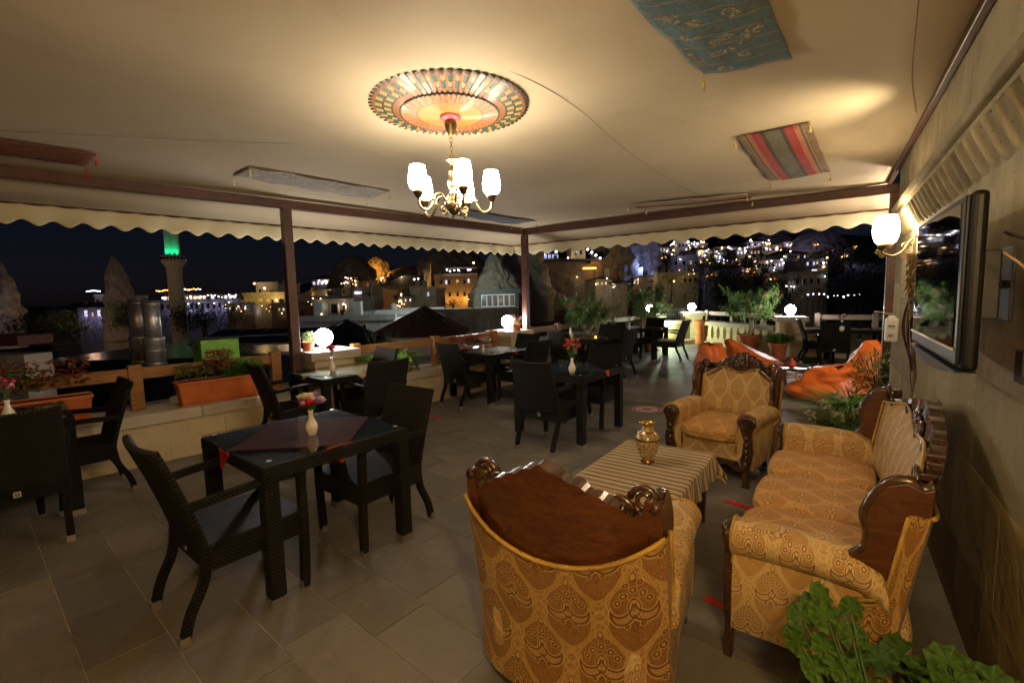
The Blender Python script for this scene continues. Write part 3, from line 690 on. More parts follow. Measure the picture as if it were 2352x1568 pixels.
table(.36, 11.75, 3, B+'square table at the far right behind the orange bean bags', 'cloth_blue', 'dark cloth on the far right table behind the bean bags', 45, .655)
chair(.06, 11.22, 2, B+'armchair with its back to us at the far right table'); chair(.98, 11.7, 95, B+'armchair on the right side of the far right table'); chair(-.22, 11.9, -80, B+'armchair on the left side of the far right table')
cu = MB().box((0, 0, 0), (.44, .42, .03)).build('seat_cushion', 'striped_cloth', None, bev=.012, loc=(-3.08, 11.0, FZ+.457), rz=radians(84)); tag(cu, 'striped seat cushion lying on a far black chair', 'cushion')
# bright velvet corners of the nearest cloth
for (x, y, r), l in (((-2.30, 1.575, 84.5), 'bright red velvet corner of cloth hanging over the near table edge'), ((-2.765, 1.175, -5.5), 'small red velvet corner of cloth hanging at the table front')):
    m = MB()
    def fn(u, v): w = .085*(1-v); return ((u-.5)*2*w, -.004-.018*v-.006*sin(u*9)*v, .748-.105*v)
    m.grid(fn, 8, 6); o = m.build('cloth_corner', 'cloth_red_bright', None, True, loc=(x, y, FZ), rz=radians(r)); tag(o, l, 'cloth corner'); s = o.modifiers.new('solid', 'SOLIDIFY'); s.thickness = .002
for (x, y, r), l in (((-1.975, 4.66, 84.5), 'red velvet cloth corner hanging at the coral flower table'), ((-3.9, 5.76, 82), 'red velvet cloth corner at the table before the corner pier')):
    m = MB(); m.grid(lambda u, v: ((u-.5)*.10*(1-v), -.004-.02*v, .748-.07*v), 6, 4); o = m.build('cloth_corner', 'cloth_red_bright', None, True, loc=(x, y, FZ), rz=radians(r)); tag(o, l, 'cloth corner'); s = o.modifiers.new('solid', 'SOLIDIFY'); s.thickness = .002
# ================================================================ carved suite: sofa and two armchairs
def settee(name, label, cat, W, n, loc, rz, zs=1.0, ds=1.0):
    t = thing(name, label, cat, loc, radians(rz)); h = W/2
    def ztop_u(u): return (.865 if W > 1 else .83) - .028*cos(4*pi*u) + .03*(1-abs(2*u-1))                  # top edge of the upholstered back
    def zrest(u): return .80 - .15*(1-abs(2*u-1)**2.0)                                  # top edge of the outside cover
    def zc(u):
        x = abs(2*u-1); return .865 + .155*(1-min(1, x/.80))**.75*(1 if x < .80 else 0) + (.05 if x > .93 else 0) + .011*abs(sin(u*pi*int(W/.072)))
    def yb(u, z):                                                                       # rear surface: leans back, wings forward
        x = 2*u-1; return -.31 - .20*max(0, z-.30)**1.1 - .045*(1-x*x) + (.055*abs(x)**4)
    hw_ = h-.055
    # outside back
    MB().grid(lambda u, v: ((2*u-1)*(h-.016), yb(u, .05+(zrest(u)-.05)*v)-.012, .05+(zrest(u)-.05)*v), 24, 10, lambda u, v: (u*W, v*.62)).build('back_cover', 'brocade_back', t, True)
    MB().tube([((2*u-1)*(h-.016), yb(u, zrest(u))-.018, zrest(u)) for u in [i/40 for i in range(41)]], .009, 6).build('braid', 'gold_trim', t, True)
    # wooden shell and crest
    m = MB(); N = 64
    rows = [lambda u: (.45), lambda u: .60, lambda u: .74, lambda u: lerp(.74, zc(u), .5), lambda u: zc(u)]
    for side, off in ((0, 0.0), (1, .055)):
        m.mi = side; vs = []
        for r in rows:
            for i in range(N+1):
                u = i/N; z = r(u); d = off
                if side and z > .78: d += .014*sin(u*pi*22 + z*60)*sin(z*75+u*30) + .018*math.exp(-((u-.5)*W/.13)**2)
                vs.append(((2*u-1)*hw_, yb(u, z)+d, z))
        fs = [(j*(N+1)+i, j*(N+1)+i+1, (j+1)*(N+1)+i+1, (j+1)*(N+1)+i) for j in range(4) for i in range(N)]
        m.add(vs, fs if not side else [tuple(reversed(f)) for f in fs])
    b0 = 4*(N+1); b1 = 5*(N+1)+4*(N+1); m.mi = 1
    for i in range(N): m.f.append([b0+i, b0+i+1, b1+i+1, b1+i]); m.m.append(1)
    m.build('crest_rail', ['back_wood', 'carved_wood'], t)
    # carving on the crest: rosette, leaves and scrolls
    cy_, cz = yb(.5, .90)+.075, .915; ro = MB().ball((0, cy_, cz), .020, 10, 8)
    for ring, nn, rr, sz in ((0, 5, .026, .019), (1, 8, .052, .024)):
        for k in range(nn): a = 2*pi*k/nn+ring*.3; ro.ball((rr*cos(a), cy_-.010*ring, cz+rr*sin(a)), sz, 8, 6, (1, .55, 1))
    ro.build('rosette', 'carved_wood', t, True)
    for sx in (-1, 1):
        for x0, r0, zz, fl_ in ((.12, .045, .90, 1), (.12+(h-.34)*.45, .038, .875, -1), (h-.17, .052, .865, 1), (h-.09, .05, .90, -1)):
            u = .5+sx*x0/(2*hw_); pts = []
            for k in range(22):
                a = k/21*3.6*pi; r = r0*(1-k/21*.86); pts.append((sx*(x0 + fl_*r*cos(a)), yb(u, zz)+.066+.004*(k/21), zz + r*sin(a)))
            MB().tube(pts, [.013*(1-.5*k/21) for k in range(22)], 6).build('carved_scroll', 'carved_wood', t, True)
        MB().tube(spline([(sx*.07, yb(.5, .9)+.066, .885), (sx*.2*h/.41*.8, yb(.5, .9)+.072, .862), (sx*(h-.20), yb(.9, .88)+.066, .845), (sx*(h-.10), yb(.97, .8)+.06, .78)], 6), .013, 6).build('carved_garland', 'carved_wood', t, True)
    # wings at both ends
    out = [(-.27, .44), (-.22, .44), (-.125, .485), (-.155, .545), (-.110, .585), (-.160, .635), (-.165, .70), (-.150, .76), (-.180, .83), (-.225, .885), (-.285, .905), (-.335, .885), (-.372, .90), (-.365, .80), (-.335, .68), (-.295, .55)]
    for sx in (-1, 1):
        m = MB(); m.prism(out, -.024, .024); m.v = [Vector((sx*(h-.05)+v.z, v.x, v.y)) for v in m.v]; m.build('wing', ['back_wood'], t, bev=.006)
        MB().tube([(sx*(h-.05), y+.004, z) for y, z in spline([(a, b, 0) for a, b in out[2:13]], 4) for y, z in [(y, z)]] if 0 else [(sx*(h-.05), p.x, p.y) for p in spline([(a, b, 0) for a, b in out[2:13]], 4)], .023, 8).build('wing_moulding', 'carved_wood', t, True)
        MB().tube([(sx*(h-.014), p[0], p[1]) for p in [(yb(0, z_)+.055, z_) for z_ in (.79, .70, .60, .52, .475)] + [(-.15, .45), (-.10, .44)]], .009, 6).build('braid', 'gold_trim', t, True)
    for sx in (-1, 1):
        uu = .5+sx*.5; zt = zrest(uu)
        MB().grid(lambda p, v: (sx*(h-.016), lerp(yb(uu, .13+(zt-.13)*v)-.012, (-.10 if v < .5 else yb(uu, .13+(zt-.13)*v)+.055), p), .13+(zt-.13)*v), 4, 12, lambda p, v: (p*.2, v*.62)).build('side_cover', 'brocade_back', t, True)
    # inside back
    def inner(u, v):
        z = .40+(ztop_u(u)-.40)*v; x = 2*u-1; puff = .055*(sin(pi*min(1, v*1.02))**.5)*(1-abs(x)**6)
        return (x*(hw_-.035), yb(u, z)+.06+puff, z)
    MB().grid(inner, 28, 14, lambda u, v: (u*W, v*.46+.05)).build('backrest', 'brocade', t, True)
    MB().tube([(Vector(inner(u, 1))+Vector((0, .012, .004))) for u in [i/44 for i in range(45)]], .008, 6).build('braid', 'gold_trim', t, True)
    for sx in (-1, 1): MB().tube([(Vector(inner(.5+sx*.5, v))+Vector((0, .012, 0))) for v in [i/10 for i in range(11)]], .008, 6).build('braid', 'gold_trim', t, True)
    # seat
    MB().box((0, .0, .255), (W-.20, .68, .19)).build('seat_base', 'brocade', t, bev=.03, seg=3, smooth=True)
    cw = (W-.27)/n
    for k in range(n):
        x0 = -(W-.27)/2 + cw*(k+.5)
        def cush(u, v, x0=x0):
            a = 2*pi*u; q = 2*v-1; ca, sa = cos(a), sin(a); e = .38
            xx = math.copysign(abs(ca)**e, ca); yy = math.copysign(abs(sa)**e, sa); r = (1-abs(q)**3.2)**.30 if abs(q) < 1 else 0
            zz = math.copysign(abs(q)**.55, q)
            return (x0 + xx*r*(cw/2-.002), .075 + yy*r*.325 + (.030*(1-(xx*r)**2) if sa > 0 else 0)*r, .405 + .062*zz + .007*(1-(xx*r)**2)*(1-(yy*r)**2)*(1 if q > 0 else 0))
        MB().grid(cush, 40, 14, None, True).build('seat_cushion', 'brocade_seat', t, True)
        MB().tube([cush(i/40, .5+.0) for i in range(41)], .006, 5).build('piping', 'carved_wood' if 0 else 'gold_trim', t.children[-1], True)
    # rolled arms with carved fronts
    for sx in (-1, 1):
        prof = [(h-.165, .27), (h-.160, .40), (h-.150, .49)] + [(h-.075+.082*cos(a), .545+.074*sin(a)) for a in [pi*1.06-i*pi*1.42/14 for i in range(15)]] + [(h-.022, .44), (h-.020, .30), (h-.028, .15), (h-.12, .15)]
        m = MB(); P = len(prof); yy = [-.245, -.22, -.14, 0, .18, .33, .365]
        zd = [-.09, -.045, -.012, 0, .004, .0, -.004]
        vs = [(sx*x, y, z + (d if z > .42 else 0)) for y, d in zip(yy, zd) for x, z in prof]
        fs = [(j*P+i, j*P+(i+1) % P, (j+1)*P+(i+1) % P, (j+1)*P+i) for j in range(len(yy)-1) for i in range(P)] + [tuple(range(P)), tuple((len(yy)-1)*P+i for i in range(P-1, -1, -1))]
        m.add(vs, fs if sx < 0 else [tuple(reversed(f)) for f in fs]); m.build('arm', 'brocade', t, True, bev=.004)
        # S-shaped front post running down into the leg
        cx = h-.075; body = [(cx+.066*cos(a), .545+.062*sin(a)) for a in [radians(q) for q in range(-40, 221, 20)]] + [(cx-.045, .47), (cx-.022, .40), (cx-.030, .30), (cx-.048, .22), (cx-.030, .12), (cx-.024, .03), (cx-.034, 0.0), (cx+.030, 0.0), (cx+.026, .04), (cx+.016, .12), (cx+.034, .21), (cx+.050, .30), (cx+.038, .40), (cx+.036, .47)]
        m = MB(); m.prism([(sx*x, z) for x, z in body], .362, .405); m.v = [Vector((v.x, v.z, v.y)) for v in m.v]
        if sx > 0: m.f = [tuple(reversed(f)) for f in m.f]
        m.build('arm_front', 'carved_wood', t, bev=.008)
        m = MB(); pts = [(sx*(cx+.048*(1-k/20*.9)*cos(k/20*3.4*pi+.6)), .41, .548+.046*(1-k/20*.9)*sin(k/20*3.4*pi+.6)) for k in range(21)]; m.tube(pts, .011, 6); m.build('carved_scroll', 'carved_wood', t, True)
        for zz in (.42, .365, .31, .26, .20): MB().ball((sx*(cx-.001), .405, zz), .020, 8, 6, (1, .5, 1.2)).build('carved_boss', 'carved_wood', t, True)
        MB().tube([(sx*x, .368, z) for x, z in prof[:-3]], .007, 5).build('braid', 'gold_trim', t, True)
        MB().tube([(sx*(h-.13), -.20, .16), (sx*(h-.125), -.22, .08), (sx*(h-.12), -.24, 0.0)], [.030, .026, .020], 6).build('rear_leg', 'carved_wood', t, True)
    ap = [(-(h-.13), .20)] + [(-(h-.13)+(W-.26)*k/16, .135-.028*cos(k/16*4*pi)*.8) for k in range(17)] + [(h-.13, .20)]
    m = MB(); m.prism(list(reversed(ap)), .335, .362); m.v = [Vector((v.x, v.z, v.y)) for v in m.v]; m.build('apron_rail', 'carved_wood', t, bev=.004)
    t.scale = (1, ds, zs); return t
settee('carved_sofa', 'long gold brocade sofa with carved dark wood frame along the house wall', 'sofa', 1.88, 3, (.03, 2.93, FZ), 88, 1.0, .83)
settee('carved_armchair', 'gold brocade carved armchair in the foreground, seen from behind', 'armchair', .80, 1, (-.83, 1.76, FZ), 6, .985)
settee('carved_armchair', 'gold brocade carved armchair facing us beyond the coffee table', 'armchair', .78, 1, (-.76, 4.43, FZ), 170, .96)
# ---- coffee table with striped cloth and enamel vase
ct = thing('coffee_table', 'low dark wooden coffee table under a striped cloth', 'coffee table', (-.94, 2.84, FZ), radians(-1.5))
MB().box((0, 0, .455), (.58, .92, .03)).build('tabletop', 'table_wood', ct, bev=.004)
MB().box((0, 0, .405), (.50, .84, .07)).build('apron', 'table_wood', ct, bev=.003)
for sx in (-1, 1):
    for sy in (-1, 1): MB().box((sx*.24, sy*.41, .22), (.065, .065, .44), Matrix.Rotation(pi, 3, 'X'), .68, .68).build('leg', 'table_wood', ct, bev=.004)
def drape(u, v):
    A, Bq = (u-.5)*.90, (v-.5)*1.28; hx, hy = .295, .465; dx = max(0, abs(A)-hx); dy = max(0, abs(Bq)-hy); d = sqrt(dx*dx+dy*dy)
    X = math.copysign(min(abs(A), hx), A); Y = math.copysign(min(abs(Bq), hy), Bq); z = .4735
    if d > 0:
        wave = .016*sin(Bq*34+1)*(dx > 0) + .012*sin(A*30+2)*(dy > 0)
        X += math.copysign((dx > 0)*(.012+.10*dx+(wave*dx*6 if dx > dy else 0)) + .30*min(dx, dy), A)*(1 if dx > 0 else 0)
        Y += math.copysign((dy > 0)*(.012+.10*dy+(wave*dy*6 if dy >= dx else 0)) + .30*min(dx, dy), Bq)*(1 if dy > 0 else 0)
        z -= d*.98
    return (X, Y, z + .0015*noise.noise(Vector((A*9, Bq*9, 0))))
tc = MB().grid(drape, 60, 76, lambda u, v: (u*.9, v*1.28)).build('tablecloth', 'striped_cloth', None, True, loc=(-.94, 2.84, FZ), rz=radians(-1.5)); tag(tc, 'brown and cream striped cloth draped over the coffee table', 'tablecloth')
s = tc.modifiers.new('solid', 'SOLIDIFY'); s.thickness = .002; s.offset = 1
vz = thing('enamel_vase', 'brass vase with enamelled flowers on the striped cloth', 'vase', (-.95, 2.90, FZ+.478))
MB().lathe([(.040, 0), (.046, .004), (.044, .012), (.036, .020), (.040, .030), (.058, .07), (.072, .115), (.076, .150), (.072, .180), (.056, .200), (.040, .212), (.034, .228), (.034, .245)], 28).build('body', 'vase_enamel', vz, True)
MB().lathe([(.034, .243), (.037, .252), (.048, .262), (.053, .266), (.050, .268), (.036, .256), (.030, .240), (.028, .20)], 28).build('rim', 'gold_metal', vz, True)
# ================================================================ lamps
def onz(px, py, h):
    d = at(px, py, 1)-Vector((0, 0, CH)); return Vector((0, 0, CH)) + d*((h-CH)/d.z)
def globe_lamp(x, y, label, z=.95):
    g = thing('globe_lamp', label, 'lamp', (x, y, z), 0, 'white globe lamps on the piers')
    MB().lathe([(.062, 0), (.062, .012), (.052, .016), (.052, .026), (.060, .030), (.060, .046), (.050, .050)], 20).build('base', 'steel', g, True)
    MB().ball((0, 0, .05+.108), .112, 16, 10).build('globe', 'lamp_globe', g, True)
GL = [(-5.38, 3.56, 'glowing globe lamp beside the small succulent pot, first pier'), (-4.95, 7.08, 'glowing globe lamp before the corner post'), (-4.44, 13.74, 'glowing globe lamp on the pier beside the middle oleander'), (-3.61, 15.22, 'glowing globe lamp on the pier above the tall terracotta pot'), (-.80, 12.70, 'glowing globe lamp half hidden by the largest oleander')]
for x, y, l in GL: globe_lamp(x, y, l)
def wall_lamp(y, label, lm_='lamp_wall'):
    w = thing('wall_lamp', label, 'lamp', (.53, y, 0))
    MB().lathe([(.042, 1.925), (.068, 1.945), (.084, 1.99), (.089, 2.04), (.084, 2.10), (.068, 2.155), (.064, 2.155), (.079, 2.10), (.084, 2.04), (.079, 1.99), (.04, 1.935)], 16, (-.19, 0, 0), cap=False).build('shade', lm_, w, True)
    MB().lathe([(.018, 1.885), (.040, 1.90), (.056, 1.922), (.050, 1.930), (.02, 1.93)], 20, (-.19, 0, 0)).build('cup', 'brass', w, True)
    a = MB().tube(spline([(-.19, 0, 1.89), (-.20, 0, 1.855), (-.14, 0, 1.83), (-.08, 0, 1.86), (-.04, 0, 1.93), (-.012, 0, 1.96)], 6), .010, 8)
    for cx, cz, r, s in ((-.06, 1.90, .034, 1), (-.065, 1.82, .03, -1), (-.205, 1.835, .026, 1), (-.235, 1.865, .02, -1)):
        a.tube([(cx+r*(1-k/20*.85)*cos(k/20*3.2*pi*s), 0, cz+r*(1-k/20*.85)*sin(k/20*3.2*pi)) for k in range(21)], .006, 6)
    a.build('bracket', 'brass', w, True)
    MB().box((-.008, 0, 1.89), (.016, .06, .20)).build('wall_plate', 'brass', w, bev=.006); return w
wall_lamp(4.9, 'lit frosted wall lamp on a brass scroll bracket above the hand sanitiser')
wall_lamp(0.0, 'matching lit wall lamp further along the house wall behind the viewer', 'lamp_wall_near')
wall_lamp(-3.2, 'last matching wall lamp at the near end of the house wall', 'lamp_wall_near')
_wl = wall_lamp(7.35, 'wall lamp on the recessed house wall lighting the bean bags, hidden by the wall end', 'lamp_wall_white'); _wl.location.x = 1.35
# ---- small floodlight lying on the cornice, its beam on canvas and wall
sp = thing('floodlight', 'small floodlight lying on the cornice, shining up onto the awning', 'lamp', (.49, 3.95, 2.308))
MB().box((.0, 0, .025), (.05, .07, .05)).build('housing', 'black_matte', sp, bev=.006)
ld = bpy.data.lights.new('beam', 'SPOT'); ld.energy = 62; ld.color = (1, .80, .52); ld.spot_size = radians(100); ld.spot_blend = 1.0; ld.shadow_soft_size = .03
lo = bpy.data.objects.new('beam', ld); COL.link(lo); lo.parent = sp; lo.location = (-.03, 0, .06); lo.rotation_euler = Vector((-.90, .10, .36)).to_track_quat('-Z', 'Y').to_euler()
# ---- chandelier under a pleated medallion
MC = Vector((-2.05, 2.35, 0))
md = thing('ceiling_medallion', 'round pleated medallion in red, yellow and teal on the awning', 'medallion', (MC.x, MC.y, 2.745))
def medm(t):
    u, v = t.uv(); q = u.fr(); k = u.fl(); alt = ((k*.5).fr()).gt(.25)
    mid = (q - .5).ab().lt(.30)
    def seg(a, b): return v.gt(a)*v.lt(b)
    c = t.mix((q - .5).ab()*1.2, (.20, .085, .032), (.30, .145, .058)); inner = v.lt(.62)
    c = t.mix(inner, c, t.mix((q - .5).ab()*1.4, (.26, .16, .035), (.17, .09, .018)))
    teal = seg(.83, .93)*alt + seg(.72, .82)*(1-alt); cream = seg(.83, .93)*(1-alt) + seg(.74, .82)*alt
    c = t.mix(mid*teal, c, (.02, .10, .085)); c = t.mix(mid*cream, c, (.46, .28, .09))
    pink = seg(.50, .59)*alt + seg(.42, .50)*(1-alt); c = t.mix(mid*pink, c, (.55, .07, .07))
    tip = ((v - .835).ab().lt(.010)*mid).mx((v - .725).ab().lt(.010)*mid).mx((v - .42).ab().lt(.007)*mid)
    c = t.mix(tip.mx(v.gt(.965)).mx((v - .62).ab().lt(.012)).cl(), c, (.03, .015, .01))
    return t.bsdf(c, .5, 0, None, coat=.2)
MAT['medallion'] = medm(T('medallion'))
NP = 64
def disc(r0, r1, z0, z1, name, nr):
    m = MB(); n = NP*4
    def fn(u, v):
        r = lerp(r0, r1, v); a = 2*pi*u; pl = ((u*NP) % 1.0); p = abs(pl-.5)*2; rr = r*(1+.012*(1-p)*(v > .96)); return (rr*cos(a), rr*sin(a), lerp(z0, z1, v) + .018*(r/.5)*(p-.5))
    return m.grid(fn, n, nr, lambda u, v: (u*NP, lerp(r0, r1, v)/.495)).build(name, 'medallion', md, False)
disc(.305, .495, -.004, .035, 'outer_ring', 8); disc(.03, .31, -.022, -.012, 'inner_ring', 8)
MB().lathe([(.066, -.018), (.066, -.030), (.055, -.040), (.03, -.046), (.0, -.047)], 24).build('boss', 'sticker_red', md, True)
ch = thing('chandelier', 'brass five-arm chandelier with glowing white glass shades below the medallion', 'chandelier', (MC.x, MC.y, 0), radians(-34.48))
CZ = 2.10
MB().lathe([(.012, 2.600), (.016, 2.612), (.032, 2.640), (.040, 2.672), (.038, 2.690), (.030, 2.698)], 20).build('ceiling_cup', 'brass_dark', ch, True)
cn = MB()
for k in range(5):
    z = 2.590-k*.026; pts = [((.008*cos(a))*(k % 2), (.008*cos(a))*((k+1) % 2), z-.012+.018*sin(a)) for a in [2*pi*i/12 for i in range(13)]]; cn.tube(pts, .0026, 5)
cn.build('chain', 'brass_dark', ch, True)
MB().lathe([(.006, 2.470), (.038, 2.462), (.036, 2.452), (.016, 2.440), (.013, 2.425), (.012, 2.410), (.026, 2.400), (.026, 2.380), (.020, 2.362), (.028, 2.335), (.033, 2.310), (.028, 2.285), (.012, 2.265), (.022, 2.258), (.014, 2.248), (.034, 2.238), (.046, 2.215), (.048, 2.200), (.056, 2.192), (.056, 2.168), (.046, 2.150), (.036, 2.130), (.018, 2.115), (.008, 2.108), (.010, 2.100), (.0, 2.094)], 24).build('column', 'brass', ch, True)
for k in range(5):
    a = -radians(72*k); M = Matrix.Rotation(a, 4, 'Z')
    m = MB(); m.M = M; pts = spline([(.050, 0, 2.185), (.085, 0, 2.235), (.13, 0, 2.225), (.155, 0, 2.165), (.195, 0, 2.125), (.24, 0, 2.145), (.25, 0, 2.195)], 6); m.tube(pts, .0085, 8)
    m.tube([(.075+.024*(1-i/16*.8)*cos(i/16*3*pi+pi), 0, 2.145+.024*(1-i/16*.8)*sin(i/16*3*pi+pi)) for i in range(17)], .006, 6)
    m.ball((.145, 0, 2.195), .013, 8, 6); arm = m.build('arm', 'brass', ch, True)
    m = MB(); m.M = M; m.lathe([(.010, 2.19), (.020, 2.20), (.030, 2.222), (.036, 2.232), (.030, 2.236)], 16, (.25, 0, 0)); m.build('cup', 'brass_dark', arm, True)
    m = MB(); m.M = M; m.lathe([(.030, 2.238), (.048, 2.250), (.057, 2.275), (.058, 2.305), (.052, 2.345), (.045, 2.385), (.042, 2.386), (.049, 2.345), (.054, 2.305), (.053, 2.275), (.03, 2.246)], 12, (.25, 0, 0), cap=False); m.build('shade', 'lamp_chandelier', arm, True)
# ================================================================ textiles hung under the awning
def tassel(parent, p, mat, L=.05, cord=.035):
    m = MB(); m.tube([(0, 0, 0), (0, 0, -cord)], .0022, 5); m.lathe([(.004, -cord), (.008, -cord-.008), (.005, -cord-.014), (.009, -cord-.03), (.013, -cord-L), (.0, -cord-L+.003)], 10); return m.build('tassel', mat, parent, True, loc=p)
def rug(label, P, mat, tm_, tas=(0, 1, 2, 3), sag=.018, norm=False, sc=1.0):
    c = sum((Vector((*p, 0)) for p in P), Vector())/4; r = thing('hanging_rug', label, 'rug', (c.x, c.y, 0)); Q_ = [Vector((*p, 2.772))-c for p in P]
    wl = ((Q_[1]-Q_[0]).length, (Q_[3]-Q_[0]).length)
    def fn(u, v):
        p = Q_[0]*(1-u)*(1-v) + Q_[1]*u*(1-v) + Q_[2]*u*v + Q_[3]*(1-u)*v
        s = sin(pi*u)*sin(pi*v); p = p + Vector((0, 0, -sag*(.35*sin(pi*u) + .35*sin(pi*v) + .5*s) + .010*noise.noise(Vector((u*5, v*5, c.x))) + .006*sin(v*21+u*3)*(abs(2*u-1)**3)))
        q = p + c; L = bxl(q.y); tq = (q.x-L)/(.5-L); zc_ = aw_pt(min(1, max(0, tq)), q.y).z; p.z += zc_ - 2.772 - .012; return p
    m = MB().grid(fn, 24, 30, (lambda u, v: (u, v)) if norm else (lambda u, v: (u*wl[0]*sc, v*wl[1]*sc))); o = m.build('cloth', mat, r, True); s = o.modifiers.new('solid', 'SOLIDIFY'); s.thickness = .004
    for k in tas: tassel(r, fn(*((0, 0), (1, 0), (1, 1), (0, 1))[k]), tm_, U(.045, .055), U(.025, .05) if tm_ != 'tassel_red' else .05)
    return r
rug('blue figured rug hanging nearest overhead on the awning', [(-.80, 1.45), (-.33, 1.62), (-.22, 3.03), (-.65, 2.94)], 'rug_blue', 'tassel_gold', (3,))
rug('red and green striped rug with gold tassels on the awning', [(-.69, 4.25), (-.18, 4.22), (-.06, 6.0), (-.62, 6.1)], 'rug_stripe', 'tassel_gold', norm=True)
rug('white rug with a burgundy middle stripe near the far beam', [(-2.37, 6.36), (-.92, 6.60), (-.91, 6.98), (-2.28, 6.86)], 'rug_burgundy', 'tassel_cream', norm=True, sag=.03)
rug('dark blue toile rug over the corner of the awning', [(-4.62, 5.0), (-4.2, 5.09), (-4.02, 6.63), (-4.50, 6.62)], 'rug_darkblue', 'tassel_gold')
rug('black and white toile rug left of the chandelier', [(-4.87, 2.35), (-4.43, 2.29), (-4.17, 3.70), (-4.70, 3.82)], 'rug_white', 'tassel_cream')
rr = rug('red rug with red tassels at the left picture edge', [(-5.05, .1), (-4.97, 1.34), (-5.44, 1.39), (-5.55, .1)], 'rug_red', 'tassel_red', (1, 2))
# ================================================================ wall things
tv = thing('television', 'black flat television on a swivel bracket on the house wall', 'television', (.325, 2.46, 1.58), radians(.6))
MB().box((.032, 0, .008), (.042, .93, .56)).build('casing', 'black_plastic', tv, bev=.016, seg=3)
MB().box((.006, 0, .012), (.012, .90, .53)).build('bezel', 'black_plastic', tv, bev=.004)
MB().box((-.0015, 0, .030), (.004, .82, .455)).build('screen', 'screen_glass', tv)
m = MB(); pts = [(-.46, -.27)] + [(-.46+.92*k/12, -.275-.035*sin(pi*k/12)) for k in range(13)] + [(.46, -.27)]
m.prism(pts, -.002, .05); m.v = [Vector((v.z, v.x, v.y)) for v in m.v]; m.build('chin', 'black_plastic', tv)
MB().tube([(-.004, -.43, -.205), (-.004, .43, -.205)], .005, 6).build('chrome_strip', 'steel', tv, True)
MB().ball((-.002, .452, .23), .006, 8, 6).build('power_light', 'led_red', tv)
MB().box((.10, -.05, .0), (.09, .30, .24)).build('mount_plate', 'black_matte', tv, bev=.005)
MB().tube([(.115, -.05, 0), (.15, -.2, .0), (.188, -.1, 0)], .014, 8).build('swivel_arm', 'black_matte', tv)
MB().box((.186, -.10, .0), (.012, .10, .26)).build('wall_plate', 'black_matte', tv, bev=.003)
MB().tube(spline([(.10, -.40, .10), (.15, -.43, .03), (.16, -.42, -.10), (.17, -.44, -.20)], 5), .004, 6).build('cable', 'cable', tv, True)
MB().tube(spline([(.10, -.40, .16), (.16, -.44, .10), (.18, -.45, -.10), (.16, -.44, -.22)], 5), .005, 6).build('cable', 'black_matte', tv, True)
MB().box((.165, -.44, -.25), (.045, .07, .10)).build('socket_box', 'black_matte', tv, bev=.005)
ds = thing('hand_sanitiser', 'cream hand sanitiser dispenser with a lever on the wall end', 'dispenser', (.53, 5.75, 1.17))
MB().box((-.05, 0, 0), (.10, .11, .22)).build('body', 'white_paint', ds, bev=.012)
MB().box((-.05, 0, .12), (.08, .07, .04), None, .6, .6).build('neck', 'white_paint', ds, bev=.006)
MB().tube(spline([(-.03, 0, .155), (-.09, -.02, .158), (-.15, -.04, .172), (-.19, -.05, .175)], 4), .008, 6).build('lever', 'steel', ds, True)
MB().box((-.055, -.0565, .03), (.06, .002, .045)).build('label', 'sticker_white', ds); MB().box((-.055, -.058, .038), (.05, .002, .012)).build('label_print', 'label_blue', ds)
MB().box((-.055, -.0565, -.05), (.06, .002, .05)).build('label', 'sticker_white', ds); MB().box((-.06, -.058, -.052), (.03, .002, .014)).build('label_print', 'label_blue', ds)
db = thing('dried_branch', 'dried reddish branch with dry leaves hanging on the wall beside the television', 'dried plant', (.50, 4.30, 0))
MB().tube(spline([(0, .15, 1.80), (-.01, .05, 1.5), (-.02, -.05, 1.15), (0, .0, .95), (-.01, .06, .72)], 6), [.012]*20+[.008]*5, 7).build('branch', 'dried_branch', db, True)
m = MB()
for k in range(220):
    t = U(0, 1); p = Vector((-.03+U(-.03, .02), .14-.22*t+U(-.05, .05), 1.82-.42*t)); leaves(m, p, (U(-1, .2), U(-1, 1), U(-1.5, .2)), U(.03, .06), .02, .3)
m.build('dried_leaves', 'leaf_dry', db)
m = MB()
for k in range(7): y0 = U(-.08, .02); m.tube(spline([(-.02, y0+.14, 1.62), (-.03-.01*k % 2, y0+U(-.02, .02), 1.3), (-.02, y0-U(.02, .06), U(.85, 1.1))], 5), [.0045]*8+[.003]*3, 5)
m.build('reddish_twigs', 'dried_red', db, True)  # thin dark reddish twigs of the dried branch
# ================================================================ lounge corner on the far terrace
def beanbag(label, loc, rz, w, h, lean, seed, sx=1.0, top=.25):
    m = MB()
    def fn(u, v):
        a = 2*pi*u; t = v; r = w*(.80 + .32*sin(pi*min(1, t*1.5+.12))) if t < .45 else w*lerp(1.02, top, ((t-.45)/.55)**.85)
        if t < .06: r *= .86
        z = h*t; n_ = noise.noise(Vector((cos(a)*1.3, sin(a)*1.3, t*2.2+seed)))*.16 + .07*noise.noise(Vector((cos(a)*3.2, sin(a)*3.2, t*6+seed)))
        fold = .05*sin(a*7+seed+t*4)*max(0, t-.55)*2 + .03*abs(sin(a*3+seed+t*9))
        r *= 1+n_+fold; k = lean*max(0, t-.22)**1.25
        if v >= 1: r *= .25
        return (r*cos(a)*sx, r*sin(a)-k, max(0, z*(1-.10*noise.noise(Vector((cos(a), sin(a), seed))))))
    b = thing('bean_bag', label, 'bean bag', loc, radians(rz), 'orange bean bags'); o = m.grid(fn, 72, 48, None, True); o.build('body', 'orange_leather', b, True)
    MB().tube([fn(u/44, .30) for u in range(45)], .006, 5).build('seam', 'orange_leather', b, True); return b
beanbag('upright orange bean bag behind the carved armchair', (-1.66, 8.55, FZ), -25, .29, .66, .12, 1.2, 1.0, .62)
